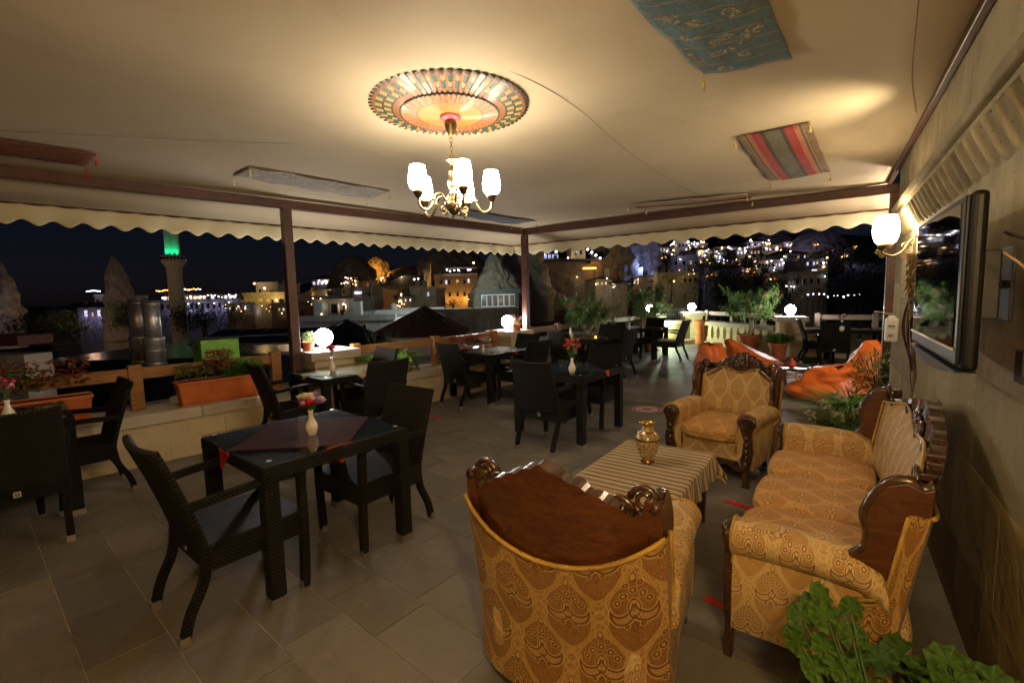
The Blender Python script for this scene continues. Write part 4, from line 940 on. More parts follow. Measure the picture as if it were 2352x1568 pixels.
beanbag('orange bean bag slumped before the white geraniums', (-1.12, 9.75, FZ), -60, .40, .66, .75, 4.1, 1.15, .14)
beanbag('largest orange bean bag, sagging beside the spider plant', (.10, 7.98, FZ), 25, .45, .46, .10, 7.7, 1.3, .55)
beanbag('orange bean bag farthest right, leaning upright behind the largest one', (.55, 8.75, FZ), 140, .35, .74, .14, 9.3, 1.1, .55)
bt = thing('tray_table', 'low bamboo table with a round dark tray', 'table', (-.52, 8.95, FZ))
MB().lathe([(.0, .262), (.25, .262), (.262, .268), (.268, .285), (.262, .286), (.25, .272), (.0, .270)], 32).build('tray', 'tray_dark', bt, True)
for k in range(4): a = k*pi/2+.5; MB().tube([(.20*cos(a), .20*sin(a), 0), (.19*cos(a), .19*sin(a), .262)], .016, 8).build('leg', 'bamboo', bt, True)
for k in range(4):
    a = k*pi/2+.5; b = a+pi/2
    for z in (.12, .20): MB().tube([(.2*cos(a), .2*sin(a), z), (.2*cos(b), .2*sin(b), z)], .009, 6).build('stretcher', 'bamboo', bt, True)
pm = thing('pomegranate_vase', 'red pomegranate-shaped ceramic on the bamboo tray table', 'ornament', (-.52, 8.95, FZ+.272))
MB().lathe([(.03, 0), (.06, .02), (.075, .06), (.066, .10), (.035, .13), (.016, .14), (.016, .155)], 24, wob=lambda t, z: 1+.02*sin(t*8)).build('body', 'pomegranate', pm, True)
MB().lathe([(.014, .15), (.020, .165), (.026, .178), (.014, .166)], 12, wob=lambda t, z: 1+.2*sin(t*6)).build('crown', 'pomegranate', pm, True)
# ================================================================ flowers in vases
def bloom_mesh(mat, r, kind='rose'):
    m = MB()
    if kind == 'rose':
        m.ball((0, 0, r*.75), r*.80, 14, 9, (1, 1, .85), lambda d: 1+.13*sin(3*atan2(d.y, d.x)+9*math.acos(max(-1, min(1, d.z))))*(1-abs(d.z)*.5))
        for ring, n, q, tilt in ((1, 5, 1.0, .95), (2, 6, 1.25, .55)):
            for k in range(n):
                a = 2*pi*(k+.5*ring)/n
                def fn(u, v, a=a, q=q, tilt=tilt): 
                    w = (u-.5)*1.5; rad = r*q*(.35+.65*v*cos(tilt*.8)); h = r*(.15+.95*v*sin(tilt)+.05); return (rad*cos(a+w*.8), rad*sin(a+w*.8), h - .12*r*(2*u-1)**2 - (.10*r if v > .9 else 0))
                m.grid(fn, 4, 3)
    elif kind == 'bud':
        m.lathe([(.15*r, 0), (.62*r, .45*r), (.66*r, .8*r), (.42*r, 1.25*r), (.12*r, 1.45*r)], 7)
    else:
        for k in range(14): d = Vector((U(-1, 1), U(-1, 1), U(-.2, 1))).normalized(); leaves(m, d*r*.3, d, r*.8, r*.55, .3)
    return m.mesh('flower', mat, True)
def vase_flowers(label, px, py, z, fl_, hv=.155, green=True, spread=.05, hgt=.06, leafy=5):
    p = onz(px, py, z); v = thing('flower_vase', label, 'vase', p, 0, 'white vases of flowers on the tables'); k = hv/.155
    MB().lathe([(r*k, q*k) for r, q in [(.022, 0), (.024, .004), (.030, .02), (.037, .045), (.034, .068), (.022, .092), (.014, .112), (.013, .135), (.017, .155), (.014, .154), (.010, .13)]], 20).build('body', 'white_ceramic', v, True)
    i = 0
    for mat, kind, n, r in fl_:
        me = bloom_mesh(mat, r, kind)
        for _ in range(n):
            a = i*2.4; rad = spread*sqrt((i+.5)/max(1, sum(q[2] for q in fl_))); q = Vector((rad*cos(a), rad*sin(a), hv+hgt+U(-.3, .5)*hgt)); i += 1
            place('flower', me, v, q, (rad*9*sin(a)*-1*.9, rad*9*cos(a)*.9, a), U(.85, 1.15))
            MB().tube([(0, 0, hv*.9), (q.x*.4, q.y*.4, hv+.4*(q.z-hv)), q], .0016, 4).build('stem', 'stem_green', v)
    if leafy:
        m = MB()
        for _ in range(leafy): a = U(0, 6.3); leaves(m, (0, 0, hv+U(.0, .5)*hgt), (cos(a), sin(a), U(.1, .8)), U(.04, .07), .016, .35, 3)
        m.build('leaf_spray', 'leaf_grass', v)
TZ = FZ+.755
vase_flowers('white vase of cream, pink and lilac roses on the nearest table', 717, 998, TZ, [('petal_cream', 'rose', 3, .030), ('petal_red', 'rose', 3, .026), ('petal_lilac', 'rose', 3, .029), ('petal_rose', 'rose', 2, .026), ('petal_white', 'rose', 2, .029)], .155, True, .066, .045, 4)
vase_flowers('white vase with magenta buds at the left picture edge', 22, 972, TZ, [('petal_pink', 'bud', 7, .024), ('petal_white', 'bud', 3, .018)], .17, True, .06, .10)
vase_flowers('white vase of deep red roses on the gold cloth table', 763, 852, TZ, [('petal_red', 'rose', 6, .026), ('petal_red', 'bud', 2, .022)], .16, True, .045, .08, 8)
vase_flowers('white vase of pink roses on the table before the corner pier', 1110, 809, TZ, [('petal_rose', 'rose', 6, .030), ('petal_red', 'rose', 1, .028), ('petal_lilac', 'rose', 1, .028)], .12, True, .055, .05, 4)
vase_flowers('white vase of coral rosebuds on the middle table', 1314, 857, TZ, [('petal_coral', 'bud', 18, .023), ('petal_orange', 'bud', 8, .018)], .16, True, .09, .12, 18)
vase_flowers('white vase of mauve dried flowers between the two candles', 1311, 778, TZ, [('petal_mauve', 'tuft', 8, .03)], .20, True, .06, .08, 6)
vase_flowers('white vase of orange flowers on the far table by the third pier', 1446, 757, TZ, [('petal_orange', 'tuft', 8, .028)], .16, True, .05, .10, 8)
vase_flowers('white vase of pale flowers on the far right table', 1933, 760, TZ, [('petal_white', 'rose', 4, .034), ('petal_rose', 'rose', 2, .030)], .20, True, .06, .06, 2)
for dx, w in ((-.10, 'left'), (-.20, 'far left')):
    p = onz(1311, 779, TZ) + Vector((dx-.06, -.06+dx*.3, 0)); c = thing('tealight', 'small lit candle %s of the mauve flower vase' % ('just beside' if w == 'left' else 'farther from'), 'candle', p)
    MB().lathe([(.020, 0), (.022, .02), (.018, .02), (.016, .012)], 14).build('cup', 'gold_metal', c, True); MB().ball((0, 0, .026), .007, 8, 6, (1, 1, 1.7)).build('flame', 'candle_flame', c)
# ================================================================ plants
def pot(parent, r, h, mat='terracotta', lip=.12, saucer=True, sq=1):
    MB().lathe([(r*.66, 0), (r*.70, .01), (r*.90, h*.80), (r*.90, h*.82), (r*1.0, h*.82), (r*1.02, h), (r*.93, h), (r*.90, h*.90), (0, h*.88)], 26).build('pot', mat, parent, True, bev=.003)
    MB().lathe([(0, h*.89), (r*.9, h*.90)], 18, cap=False).build('soil', 'soil', parent)
    if saucer: MB().lathe([(r*.78, -.002), (r*.95, 0), (r*.98, .028), (r*.90, .028), (r*.84, .008)], 22).build('saucer', mat, parent, True)
def flower_box(label, c, rz, L, plants):
    b = thing('flower_box', label, 'flower box', c, rz, 'terracotta flower boxes')
    w, h = .22, .225
    m = MB(); m.box((0, 0, h/2+.012), (L*.93, w*.80, h), None, L/(L*.93), 1.22); m.build('trough', 'plastic_terra', b, bev=.012)
    m = MB()
    for q in ((0, w*.5, L+.02, .022), (0, -w*.5, L+.02, .022)): m.box((0, q[1], h+.012), (q[2], q[3], .026))
    for q in (-1, 1): m.box((q*L*.5, 0, h+.012), (.022, w-.022, .026))
    m.build('rim', 'plastic_terra', b, bev=.006); MB().box((0, 0, .006), (L*.98, w*.96, .012)).build('tray', 'plastic_terra', b, bev=.005); MB().box((0, 0, h+.008), (L*.95, w*.86, .012)).build('soil', 'soil', b)
    for (x0, x1, n, lm, fm, hh, nf, kind) in plants:
        m = MB()
        for k in range(n):
            x = U(x0, x1)*L; hq = hh*U(.35, 1); p = Vector((x, U(-.09, .09), h+hq)); 
            if kind == 'needle': p0 = Vector((x, U(-.05, .05), h)); d = Vector((U(-.6, .6), U(-.6, .6), 1)); leaves(m, p0+d*U(0, .4)*hh, d+Vector((U(-.7, .7), U(-.7, .7), 0)), hh*U(.35, .6), .008, .3)
            else: leaves(m, p, (U(-1, 1), U(-1, 1), U(-.4, .7)), U(.025, .045), U(.02, .032), .3, 2, U(-.6, .6))
        m.build('foliage', lm, b)
        if nf:
            me = bloom_mesh(fm, .016, 'tuft')
            for k in range(nf): place('flower', me, b, (U(x0, x1)*L, U(-.10, .08), h+hh*U(.5, 1.08)), (U(-.5, .5), U(-.5, .5), U(0, 6)), U(.7, 1.25))
    return b
ra = pi/2 - LA
flower_box('terracotta flower box of red begonias at the left edge', (lx(.92)-.17, .92, .522), ra, .80, [(-.5, .5, 700, 'leaf_red', 'petal_orange', .36, 40, ''), (-.5, .1, 300, 'leaf_grass', 'petal_pink', .28, 16, '')])
flower_box('terracotta flower box of begonias and rosemary on the parapet', (lx(2.33)-.15, 2.33, .522), ra, .76, [(-.48, -.05, 330, 'leaf_olive', 'petal_rose', .19, 24, ''), (-.12, .2, 420, 'leaf_red', 'petal_red', .32, 18, ''), (.12, .52, 1100, 'leaf_grass', 'petal_white', .27, 0, 'needle')])
flower_box('terracotta flower box of begonias beside the second lamp pier', (lx(5.98)-.17, 5.98, .522), ra, .76, [(-.48, .3, 420, 'leaf_red', 'petal_pink', .20, 26, ''), (.1, .5, 200, 'leaf_olive', 'petal_cream', .15, 8, '')])
def heart(L=.11, W=.085):
    m = MB(); ns = 6
    out = [(0, 0), (.30, -.10), (.5, .10), (.46, .40), (.28, .72), (0, 1.0)]
    vs = [(0, 0, 0), (0, .35*L, -.010), (0, .7*L, -.014), (0, L, -.03)]
    for s in (-1, 1):
        b = len(vs); vs += [(s*x*W, y*L, .010-.035*y) for x, y in out[1:5]]
        a = b; F = [(0, 1, a) if 0 else (0, a, a+1, 1), (1, a+1, a+2, 2), (2, a+2, a+3, 3)]
        m.f += [list(f if s > 0 else reversed(f)) for f in F]
    m.v = [Vector(v) for v in vs]; m.m = [0]*len(m.f); return m.mesh('leaf', 'leaf_pothos', True)
HM = heart()
def pothos(label, c, potted, n, drop):
    p = thing('pothos_plant', label, 'plant', c)
    if potted: pot(p, .125, .20); z0 = .20
    else: pot(p, .075, .12, 'plastic_terra', saucer=False); z0 = .12
    for k in range(n):
        a = U(0, 6.28); L = U(.4, 1); s = spline([(0, 0, z0-.02), (.06*cos(a), .06*sin(a), z0+.07*L), (.15*L*cos(a), .15*L*sin(a), z0+.06*L), (.20*L*cos(a)+.02, .20*L*sin(a), z0-drop*U(0, 1))], 4)
        MB().tube(s, .0028, 5).build('stem', 'stem_green', p, True)
        for q in s[3::3]: place('leaf', HM, p, q, tuple((orient((cos(a+U(-.9, .9)), sin(a+U(-.9, .9)), U(-.9, .35)), U(-.4, .4))).to_euler()), U(.85, 1.5))
    return p
pothos('pothos vine in a terracotta pot on the parapet', (lx(4.66)-.14, 4.66, .522), True, 13, .22)
pothos('trailing pothos vine hanging over the railing beside the first pier', (lx(4.12)-.25, 4.12, .60), False, 9, .16)
s = thing('sprig', 'single tall pothos shoot rising above the terracotta pot', 'plant', (lx(4.66)-.14, 4.66, .70)); MB().tube(spline([(0, 0, 0), (.03, .03, .15), (-.03, -.01, .27)], 5), .003, 5).build('stem', 'stem_green', s, True); place('leaf', HM, s, (-.03, -.01, .27), (.4, .2, 2), 1.2)
def small_pot(label, c, r, h, lm, n, hh, spread, fm=None, nf=0, mat='terracotta', leaf=(.03, .02)):
    p = thing('potted_plant', label, 'potted plant', c); pot(p, r, h, mat); m = MB()
    for k in range(n):
        d = Vector((U(-1, 1), U(-1, 1), U(0, 1))); q = Vector((d.x*spread*U(.2, 1), d.y*spread*U(.2, 1), h+hh*U(.1, 1)*(1-.4*(abs(d.x)+abs(d.y))/2))); leaves(m, q, (d.x, d.y, U(-.2, .7)), U(.7, 1.3)*leaf[0], U(.7, 1.3)*leaf[1], .3, 2, U(-.6, .6))
    for k in range(6): a = U(0, 6.28); m.tube([(0, 0, h*.85), (spread*.5*cos(a), spread*.5*sin(a), h+hh*.6)], .003, 4)
    m.build('foliage', lm, p)
    if nf:
        me = bloom_mesh(fm, .022, 'tuft')
        for k in range(nf): a = U(0, 6.28); rr_ = spread*sqrt(U(0, 1)); place('flower', me, p, (rr_*cos(a), rr_*sin(a), h+hh*U(.7, 1.1)), (U(-.4, .4), U(-.4, .4), 0), U(.8, 1.3))
    return p
small_pot('small terracotta pot of dry succulent beside the first globe lamp', (-5.44, 3.38, .952), .075, .115, 'leaf_olive', 170, .15, .10, leaf=(.025, .018))
small_pot('small terracotta bowl of reddish succulent beside the second globe lamp', (-4.72, 7.02, .952), .085, .11, 'leaf_dry', 150, .15, .12, 'petal_rose', 8, leaf=(.025, .02))
small_pot('square terracotta pot of yellow pansies beyond the corner post', (-4.62, 8.2, .522), .12, .19, 'leaf_olive', 90, .10, .11, 'petal_cream', 6)
small_pot('small dark pot of seedlings on the grey railing parapet', (-4.52, 10.6, .522), .10, .18, 'leaf_red', 70, .10, .10)
small_pot('terracotta pot of white geraniums standing before the fifth pier', (-.98, 12.15, FZ), .20, .36, 'leaf_grass', 520, .22, .30, 'petal_white', 14, leaf=(.06, .055))
tp = thing('tall_planter', 'tall waisted terracotta planter beside the fourth pier', 'planter', (-3.22, 14.62, FZ)); MB().lathe([(.15, 0), (.16, .02), (.13, .14), (.12, .28), (.15, .48), (.21, .66), (.225, .67), (.225, .71), (.20, .71), (.17, .6), (0, .58)], 26).build('planter', 'terracotta', tp, True)
# ---- oleanders
def oleander(label, c, lean, H, R, potr, poth, seed, nf):
    random.seed(seed); t = thing('oleander_tree', label, 'oleander', c); pot(t, potr, poth); st = MB(); lv = MB(); tips = []
    cr = Vector((lean[0], lean[1], H))
    for k in range(4):
        a = k*1.57+U(0, .5); b0 = Vector((.04*cos(a), .04*sin(a), poth*.88)); fork = Vector((lean[0]*.55+.07*cos(a), lean[1]*.55+.07*sin(a), lerp(poth, H, .50)))
        st.tube(spline([b0, (b0+fork)/2+Vector((U(-.02, .02), U(-.02, .02), 0)), fork], 4), [.020]*4+[.017]*4+[.015], 7)
        for j in range(6):
            th = a + U(-1.0, 1.0); e = fork + Vector((cos(th)*R*U(.25, .75), sin(th)*R*U(.25, .75), R*U(.15, 1.0))); mid = (fork+e)/2+Vector((0, 0, .05)); st.tube(spline([fork, mid, e], 3), [.011]*3+[.008]*3+[.005], 5); tips.append(e)
            for q in range(3):
                e2 = e + Vector((U(-1, 1), U(-1, 1), U(-.25, .75)))*R*.40; st.tube([mid.lerp(e, .6), e2], [.006, .003], 4); tips.append(e2)
    for e in tips:
        ax = (e-Vector((lean[0]*.6, lean[1]*.6, H*.55))).normalized()
        for k in range(40):
            back = U(0, .24); d = (ax*U(.15, .9) + Vector((U(-1, 1), U(-1, 1), U(-.75, .75)))*.9).normalized(); leaves(lv, e-ax*back, d, U(.09, .15), U(.018, .027), .25, 2)
    st.build('trunk', 'bark_pale', t, True); lv.build('crown', 'leaf_oleander', t)
    me = bloom_mesh('petal_pink', .030, 'tuft')
    for k in range(nf):
        e = random.choice(tips); ax = (e-Vector((lean[0]*.6, lean[1]*.6, H*.55))).normalized()
        for q in range(4): place('flower', me, t, e+ax*U(.04, .15)+Vector((U(-.05, .05), U(-.05, .05), U(-.05, .04))), (U(-1, 1), U(-1, 1), 0), U(.7, 1.2))
    random.seed(seed+100); return t
oleander('oleander in a pot leaning over the candle table', (-4.25, 9.55, FZ), (-.32, -.30, 0), 1.22, .66, .20, .36, 11, 6)
oleander('oleander with pale lit leaves beside the third lamp pier', (-4.05, 12.6, FZ), (-.18, -.05, 0), 1.40, .80, .22, .38, 12, 9)
oleander('largest oleander in a big terracotta pot before the balustrade', (-1.72, 13.15, FZ), (.16, .05, 0), 1.20, .74, .28, .46, 13, 6)
random.seed(21)
# ---- plants along the house wall
sp_ = thing('spider_plant', 'spider plant with arching grassy leaves beyond the sofa', 'plant', (.22, 6.55, FZ)); pot(sp_, .15, .20); m = MB()
for k in range(230):
    a = U(0, 6.28); L = U(.3, .6); d = Vector((cos(a), sin(a), U(.4, 1.3))).normalized(); m.M = Matrix.Translation((.03*cos(a), .03*sin(a), .18)) @ orient(d); q = leaf_mb(L, .018, U(.5, .9), 5); m.add(q.v, q.f); m.M = Matrix()
m.build('foliage', 'leaf_grass', sp_)
sh = thing('leafy_shrub', 'reddish leafy shrub in a pot behind the spider plant', 'shrub', (.50, 7.05, FZ)); pot(sh, .16, .26); m = MB()
for k in range(26):
    a = U(0, 6.28); e = Vector((cos(a)*U(.05, .35), sin(a)*U(.05, .35), U(.45, .95))); m.tube([(0, 0, .24), e*.6+Vector((0, 0, .1)), e], .004, 4)
m.build('stems', 'bark_dark', sh); m = MB()
for k in range(700): a = U(0, 6.28); r = .30*sqrt(U(0, 1)); leaves(m, (r*cos(a), r*sin(a), .26+.68*U(0, 1)*(1-.4*r/.36)), (U(-1, 1), U(-1, 1), U(-.3, .8)), U(.05, .085), .028, .3)
m.build('foliage', 'leaf_olive', sh)
def round_leaf(r=.055, n=35):
    m = MB(); vs = [(0, .012, -.008)]
    for ring, q in ((0, .55), (1, 1.0)):
        for k in range(n+1): a = -pi*.40+ (pi*1.8)*k/n; rr_ = r*q*(1+ring*(.07*cos(k*2*pi/5)+.02*cos(k*2*pi/2.5))); vs.append((rr_*cos(a), r*.25+rr_*sin(a)*.95, .012*q*q+.006*cos(k*2*pi/5)*q - (.014 if ring else 0)))
    fs = [(0, 1+k, 2+k) for k in range(n)] + [(1+k, n+2+k, n+3+k, 2+k) for k in range(n)]
    m.add(vs, fs); return m.mesh('leaf', 'leaf_geranium', True)
RL = round_leaf()
def geranium(label, c, n, heads, R, H, z0, fm=None, bias=(0, 0)):
    g = thing('geranium', label, 'geranium', c); pot(g, .13, z0)
    st = MB()
    for k in range(n):
        a = k*2.4; r = R*sqrt((k+.5)/n); p = Vector((r*cos(a)+bias[0]*r, r*sin(a)+bias[1]*r, z0+H*(1-.55*(r/R)**1.5)*U(.7, 1.1))); st.tube(spline([(0, 0, z0*.9), (p.x*.5, p.y*.5, p.z*.75), p], 3), .003, 4)
        place('leaf', RL, g, p, (U(-.5, .5)+.25, U(-.5, .5), U(0, 6.28)), U(.95, 1.6)*(1 if R > .3 else .8))
    if heads:
        me = bloom_mesh(fm, .016, 'tuft')
        for x, y, z in heads:
            st.tube([(0, 0, z0*.9), (x*.7, y*.7, z*.8), (x, y, z)], .003, 4)
            hd = MB()
            for q in range(16): d = Vector((U(-1, 1), U(-1, 1), U(-.2, 1))).normalized()*.045; w_ = bloom_mesh.__call__ if 0 else None; [leaves(hd, Vector((x, y, z))+d*.8, d+Vector((U(-.03, .03), U(-.03, .03), U(-.03, .03))), .032, .028, .2) for _ in range(4)]
            hd.build('flower_head', fm, g)
    st.build('stems', 'stem_green', g)
geranium('white flowering geranium between the sofa and the far armchair', (.13, 5.15, FZ), 34, [(-.26, -.12, .40), (-.16, .02, .48), (-.06, -.18, .42), (.10, -.10, .46), (-.06, .12, .54), (.16, .05, .50)], .28, .20, .18, 'petal_white')
geranium('bright green geranium in the bottom right corner before the sofa', (.38, 1.66, FZ), 36, None, .30, .20, .24, None, (-.1, .05))
for px, py, h in ((1895, 1395, .60), (1850, 1430, .56), (1905, 1450, .55), (1960, 1420, .57), (1850, 1490, .50), (1930, 1510, .50)): pass
g2 = thing('geranium_shoot', 'upright geranium shoot rising in front of the near sofa arm', 'geranium', (.19, 1.60, FZ)); pot(g2, .11, .22); st = MB()
for px, py, d_, s in ((1890, 1375, 1.50, 1.1), (1845, 1425, 1.48, 1.1), (1900, 1425, 1.46, 1.35), (1955, 1405, 1.50, 1.0), (1838, 1480, 1.46, 1.3), (1905, 1500, 1.44, 1.3), (1960, 1470, 1.48, 1.1), (1880, 1545, 1.43, 1.15), (1945, 1550, 1.42, 1.1), (1865, 1390, 1.52, .9)):
    p = at(px, py, d_)-Vector((.19, 1.60, FZ)); st.tube(spline([(0, 0, .20), (p.x*.6, p.y*.6, p.z*.7), p], 3), .0035, 5); place('leaf', RL, g2, p, (radians(50)+U(-.3, .3), U(-.3, .3), radians(30)+U(-.6, .6)), s*.74)
st.build('stems', 'stem_green', g2)
# ================================================================ marks on the floor
for (a, b, w, l) in (((-4.46, 4.40), (-4.10, 4.35), .05, 'red tape strip on the floor behind the nearest table'), ((-.62, 3.66), (-.40, 3.62), .05, 'red tape strip on the floor between coffee table and sofa'), ((-.48, 2.40), (-.26, 2.36), .05, 'red tape strip on the floor at the near front of the sofa')):
    d = Vector((b[0]-a[0], b[1]-a[1], 0)); o = MB().box((0, 0, 0), (d.length, w, .0012)).build('floor_tape', 'tape_red', None, loc=((a[0]+b[0])/2, (a[1]+b[1])/2, FZ+.004), rz=atan2(d.y, d.x)); tag(o, l, 'tape')
sk_ = thing('floor_sticker', 'round red and white distancing sticker on the floor', 'sticker', (-2.02, 6.12, FZ+.003))
MB().lathe([(.20, 0), (.20, .001), (0, .001)], 40, cap=False).build('disc', 'sticker_white', sk_); MB().lathe([(.185, .0015), (.185, .0022), (.155, .0022), (.155, .0015)], 40, cap=False).build('ring', 'sticker_red', sk_)
for sx in (-1, 1):
    m = MB(); m.prism([(sx*(.03+.028*cos(a)), .0+.072*sin(a)+.012*cos(a)) for a in [2*pi*k/14 for k in range(14)]], .0015, .0022); 
    if sx < 0: m.f = [tuple(reversed(f)) for f in m.f]
    m.build('footprint', 'sticker_red', sk_)
# ================================================================ the town beyond the terrace
random.seed(33)
YAW = radians(34.48)                                     # buildings face the terrace
SKY = [(-400, 705), (0, 706), (250, 702), (560, 690), (700, 652), (800, 628), (900, 616), (1000, 608), (1200, 600), (1300, 580), (1400, 566), (1500, 556), (1600, 550), (1700, 543), (1800, 538), (1900, 538), (2050, 548), (2900, 560)]
def sky_y(px):
    for (a, ya), (b, yb_) in zip(SKY[:-1], SKY[1:]):
        if a <= px <= b: return lerp(ya, yb_, (px-a)/(b-a))
    return SKY[0][1] if px < 0 else SKY[-1][1]
def ground_z(px, d):
    zf = at(px, sky_y(px), 240).z; k = min(1, max(0, (d-26)/214)); base = -5.2 - 1.2*min(1, d/40)
    return lerp(base, zf, k**1.15) + .9*noise.noise(Vector((px*.011, d*.05, 0)))*min(1, d/60)
cols = list(range(-1400, 4001, 60)); ds_ = [-30, 5, 9, 13, 18, 24, 31, 40, 52, 66, 84, 105, 130, 160, 195, 240, 300, 420]
m = MB(); vs = []
for d in ds_:
    for px in cols:
        p = at(px, 700, max(d, 5)); q = Vector((p.x, p.y, ground_z(px, max(d, 5)) if d <= 300 else ground_z(px, 240)-25))
        if d < 0: q = Vector((p.x, p.y, 0))*-4 + Vector((0, 0, -6.4))
        vs.append(q)
n = len(cols); m.add(vs, [(j*n+i, j*n+i+1, (j+1)*n+i+1, (j+1)*n+i) for j in range(1, len(ds_)-1) for i in range(n-1)])
g = m.build('terrain', 'ground_earth', None, True); tag(g, kind='structure')
far = MB().box((0, 0, -7.6), (1400, 1400, .2)).build('ground', 'ground_earth'); tag(far, kind='structure')
bulb_me = {}
def bulb(parent, p, mat, r):
    k = (mat, round(r, 3))
    if k not in bulb_me: bulb_me[k] = MB().ball((0, 0, 0), r, 8, 6).mesh('lamp', mat, True)
    return place('lamp', bulb_me[k], parent, p)
TOWN = .68
def point(parent, p, col, w, r=.15, spot=None):
    l = bpy.data.lights.new('lamp_light', 'SPOT' if spot else 'POINT'); l.energy = w*TOWN; l.color = col; l.shadow_soft_size = r
    o = bpy.data.objects.new('lamp_light', l); COL.link(o); o.parent = parent; o.location = p
    if spot: l.spot_size = radians(spot[1]); l.spot_blend = .6; o.rotation_euler = Vector(spot[0]).to_track_quat('-Z', 'Y').to_euler()
    return o
def building(label, x0, x1, y0, y1, d, depth=7, mat='plaster', roof='flat', wins=(), bulbs=(), lights=(), down=8, turn=0, cat='house', slab=None):
    c = at((x0+x1)/2, y1, d); W = (x1-x0)*d/f_; H = (y1-y0)*d/f_; sp_ = d/f_
    t = thing('town_house' if cat == 'house' else cat.replace(' ', '_'), label, cat, (c.x, c.y, c.z), YAW+radians(turn))
    MB().box((0, depth/2, (H-down)/2), (W, depth, H+down)).build('wall', mat, t)
    def loc(px, py, off=0): return Vector(((px-(x0+x1)/2)*sp_, -off, (y1-py)*sp_))
    if roof == 'flat':
        for q in ((0, -.06, W+.24, .12), (0, depth+.06, W+.24, .12)): MB().box((q[0], q[1], H+.08), (q[2], q[3]+.06, .34)).build('cornice', mat, t)
    elif roof == 'hip':
        rh = W*.22; e = .5; m = MB(); m.add([(-W/2-e, -e, H), (W/2+e, -e, H), (W/2+e, depth+e, H), (-W/2-e, depth+e, H), (-W*.2, depth/2, H+rh), (W*.2, depth/2, H+rh)], [(0, 1, 5, 4), (1, 2, 5), (2, 3, 4, 5), (3, 0, 4), (3, 2, 1, 0)]); m.build('roof', 'roof_brown', t)
    if roof and d > 20 and cat != 'wall':
        R_ = random.Random(int(x0*7+y0))
        for k in range(R_.randint(1, 3)):
            cx_, cy_ = R_.uniform(-.4, .4)*W, depth*R_.uniform(.15, .8); q = R_.random(); zt = H + (W*.1 if roof == 'hip' else 0)
            if q < .4: MB().box((cx_, cy_, zt+.5), (.5, .5, 1.1)).build('chimney', mat, t)
            elif q < .7: MB().lathe([(.26, 0), (.26, .6), (0, .68)], 10, (cx_, cy_, zt)).build('roof_tank', 'plaster', t, True)
            else: MB().tube([(cx_, cy_, zt-.2), (cx_, cy_, zt+1.8)], .03, 5).build('antenna', 'gate_iron', t); MB().tube([(cx_-.5, cy_, zt+1.5), (cx_+.5, cy_, zt+1.5)], .02, 4).build('antenna_arm', 'gate_iron', t)
    for w_ in wins:
        px, py, ww, hh, wm = w_; p = loc(px, py)
        fr = MB().box((p.x, -.03, p.z), (ww*sp_*1.25, .10, hh*sp_*1.18)).build('window_frame', 'plaster_white' if mat != 'plaster_white' else 'plaster', t); MB().box((p.x, -.085, p.z), (ww*sp_, .03, hh*sp_)).build('pane', wm, fr)
    for b in bulbs: bulb(t, loc(b[0], b[1], b[4] if len(b) > 4 else .4), b[2], b[3]*sp_)
    for l in lights:
        if len(l) > 5: point(t, loc(l[0], l[1], l[2]), l[3], l[4], .15, l[5])
        else: point(t, loc(l[0], l[1], l[2]), l[3], l[4])
    t['_'] = 0; del t['_']; return t, loc, sp_
def rock(label, px, ybase, ytop, wpx, d, kind='cone', seed=0, mat='rock', tilt=0, lights=(), holes=(), sq=.8):
    c = at(px, ybase, d); sp_ = d/f_; H = (ybase-ytop)*sp_; R = wpx*sp_/2
    t = thing('fairy_chimney', label, 'rock', c, YAW); m = MB()
    def fn(u, v):
        a = 2*pi*u
        if kind == 'cone': r = R*(1-v**1.5)**.72 if v < 1 else 0
        elif kind == 'tower': r = R*(1-.45*v**2.5)*(1 if v < .93 else max(0, (1-v)/.07)**.5)
        elif kind == 'dome': r = R*sqrt(max(0, 1-v**2.2))
        else: r = R*(1-.12*v)*(1 if v < .9 else sqrt(max(0, (1-v)/.1)))
        q = Vector((cos(a)*1.4, sin(a)*1.4, v*H/R*1.0+seed*7.3)); k = 1 + .42*noise.noise(q*.8) + .20*noise.noise(q*2.3) + .11*noise.noise(q*5.1) + .06*noise.noise(q*11) + .04*sin(v*H/R*9+seed)
        return (r*k*cos(a)+tilt*v*v*R, r*k*sin(a)*sq, H*v*(1+.03*noise.noise(q*3)) - (2 if v == 0 else 0))
    m.grid(fn, 64, 48, None, True).build('rock_body', mat, t, True)
    for (hx, hy, hw, hh, hm) in holes:
        p = Vector(((hx-px)*sp_, -R*sq*.9, (ybase-hy)*sp_)); MB().box((p.x, p.y, p.z), (hw*sp_, R*.6, hh*sp_)).build('cave_opening', hm, t)
    for (lx_, ly, off, col, w_) in lights: point(t, ((lx_-px)*sp_, -R*sq-off, (ybase-ly)*sp_), col, w_)
    return t
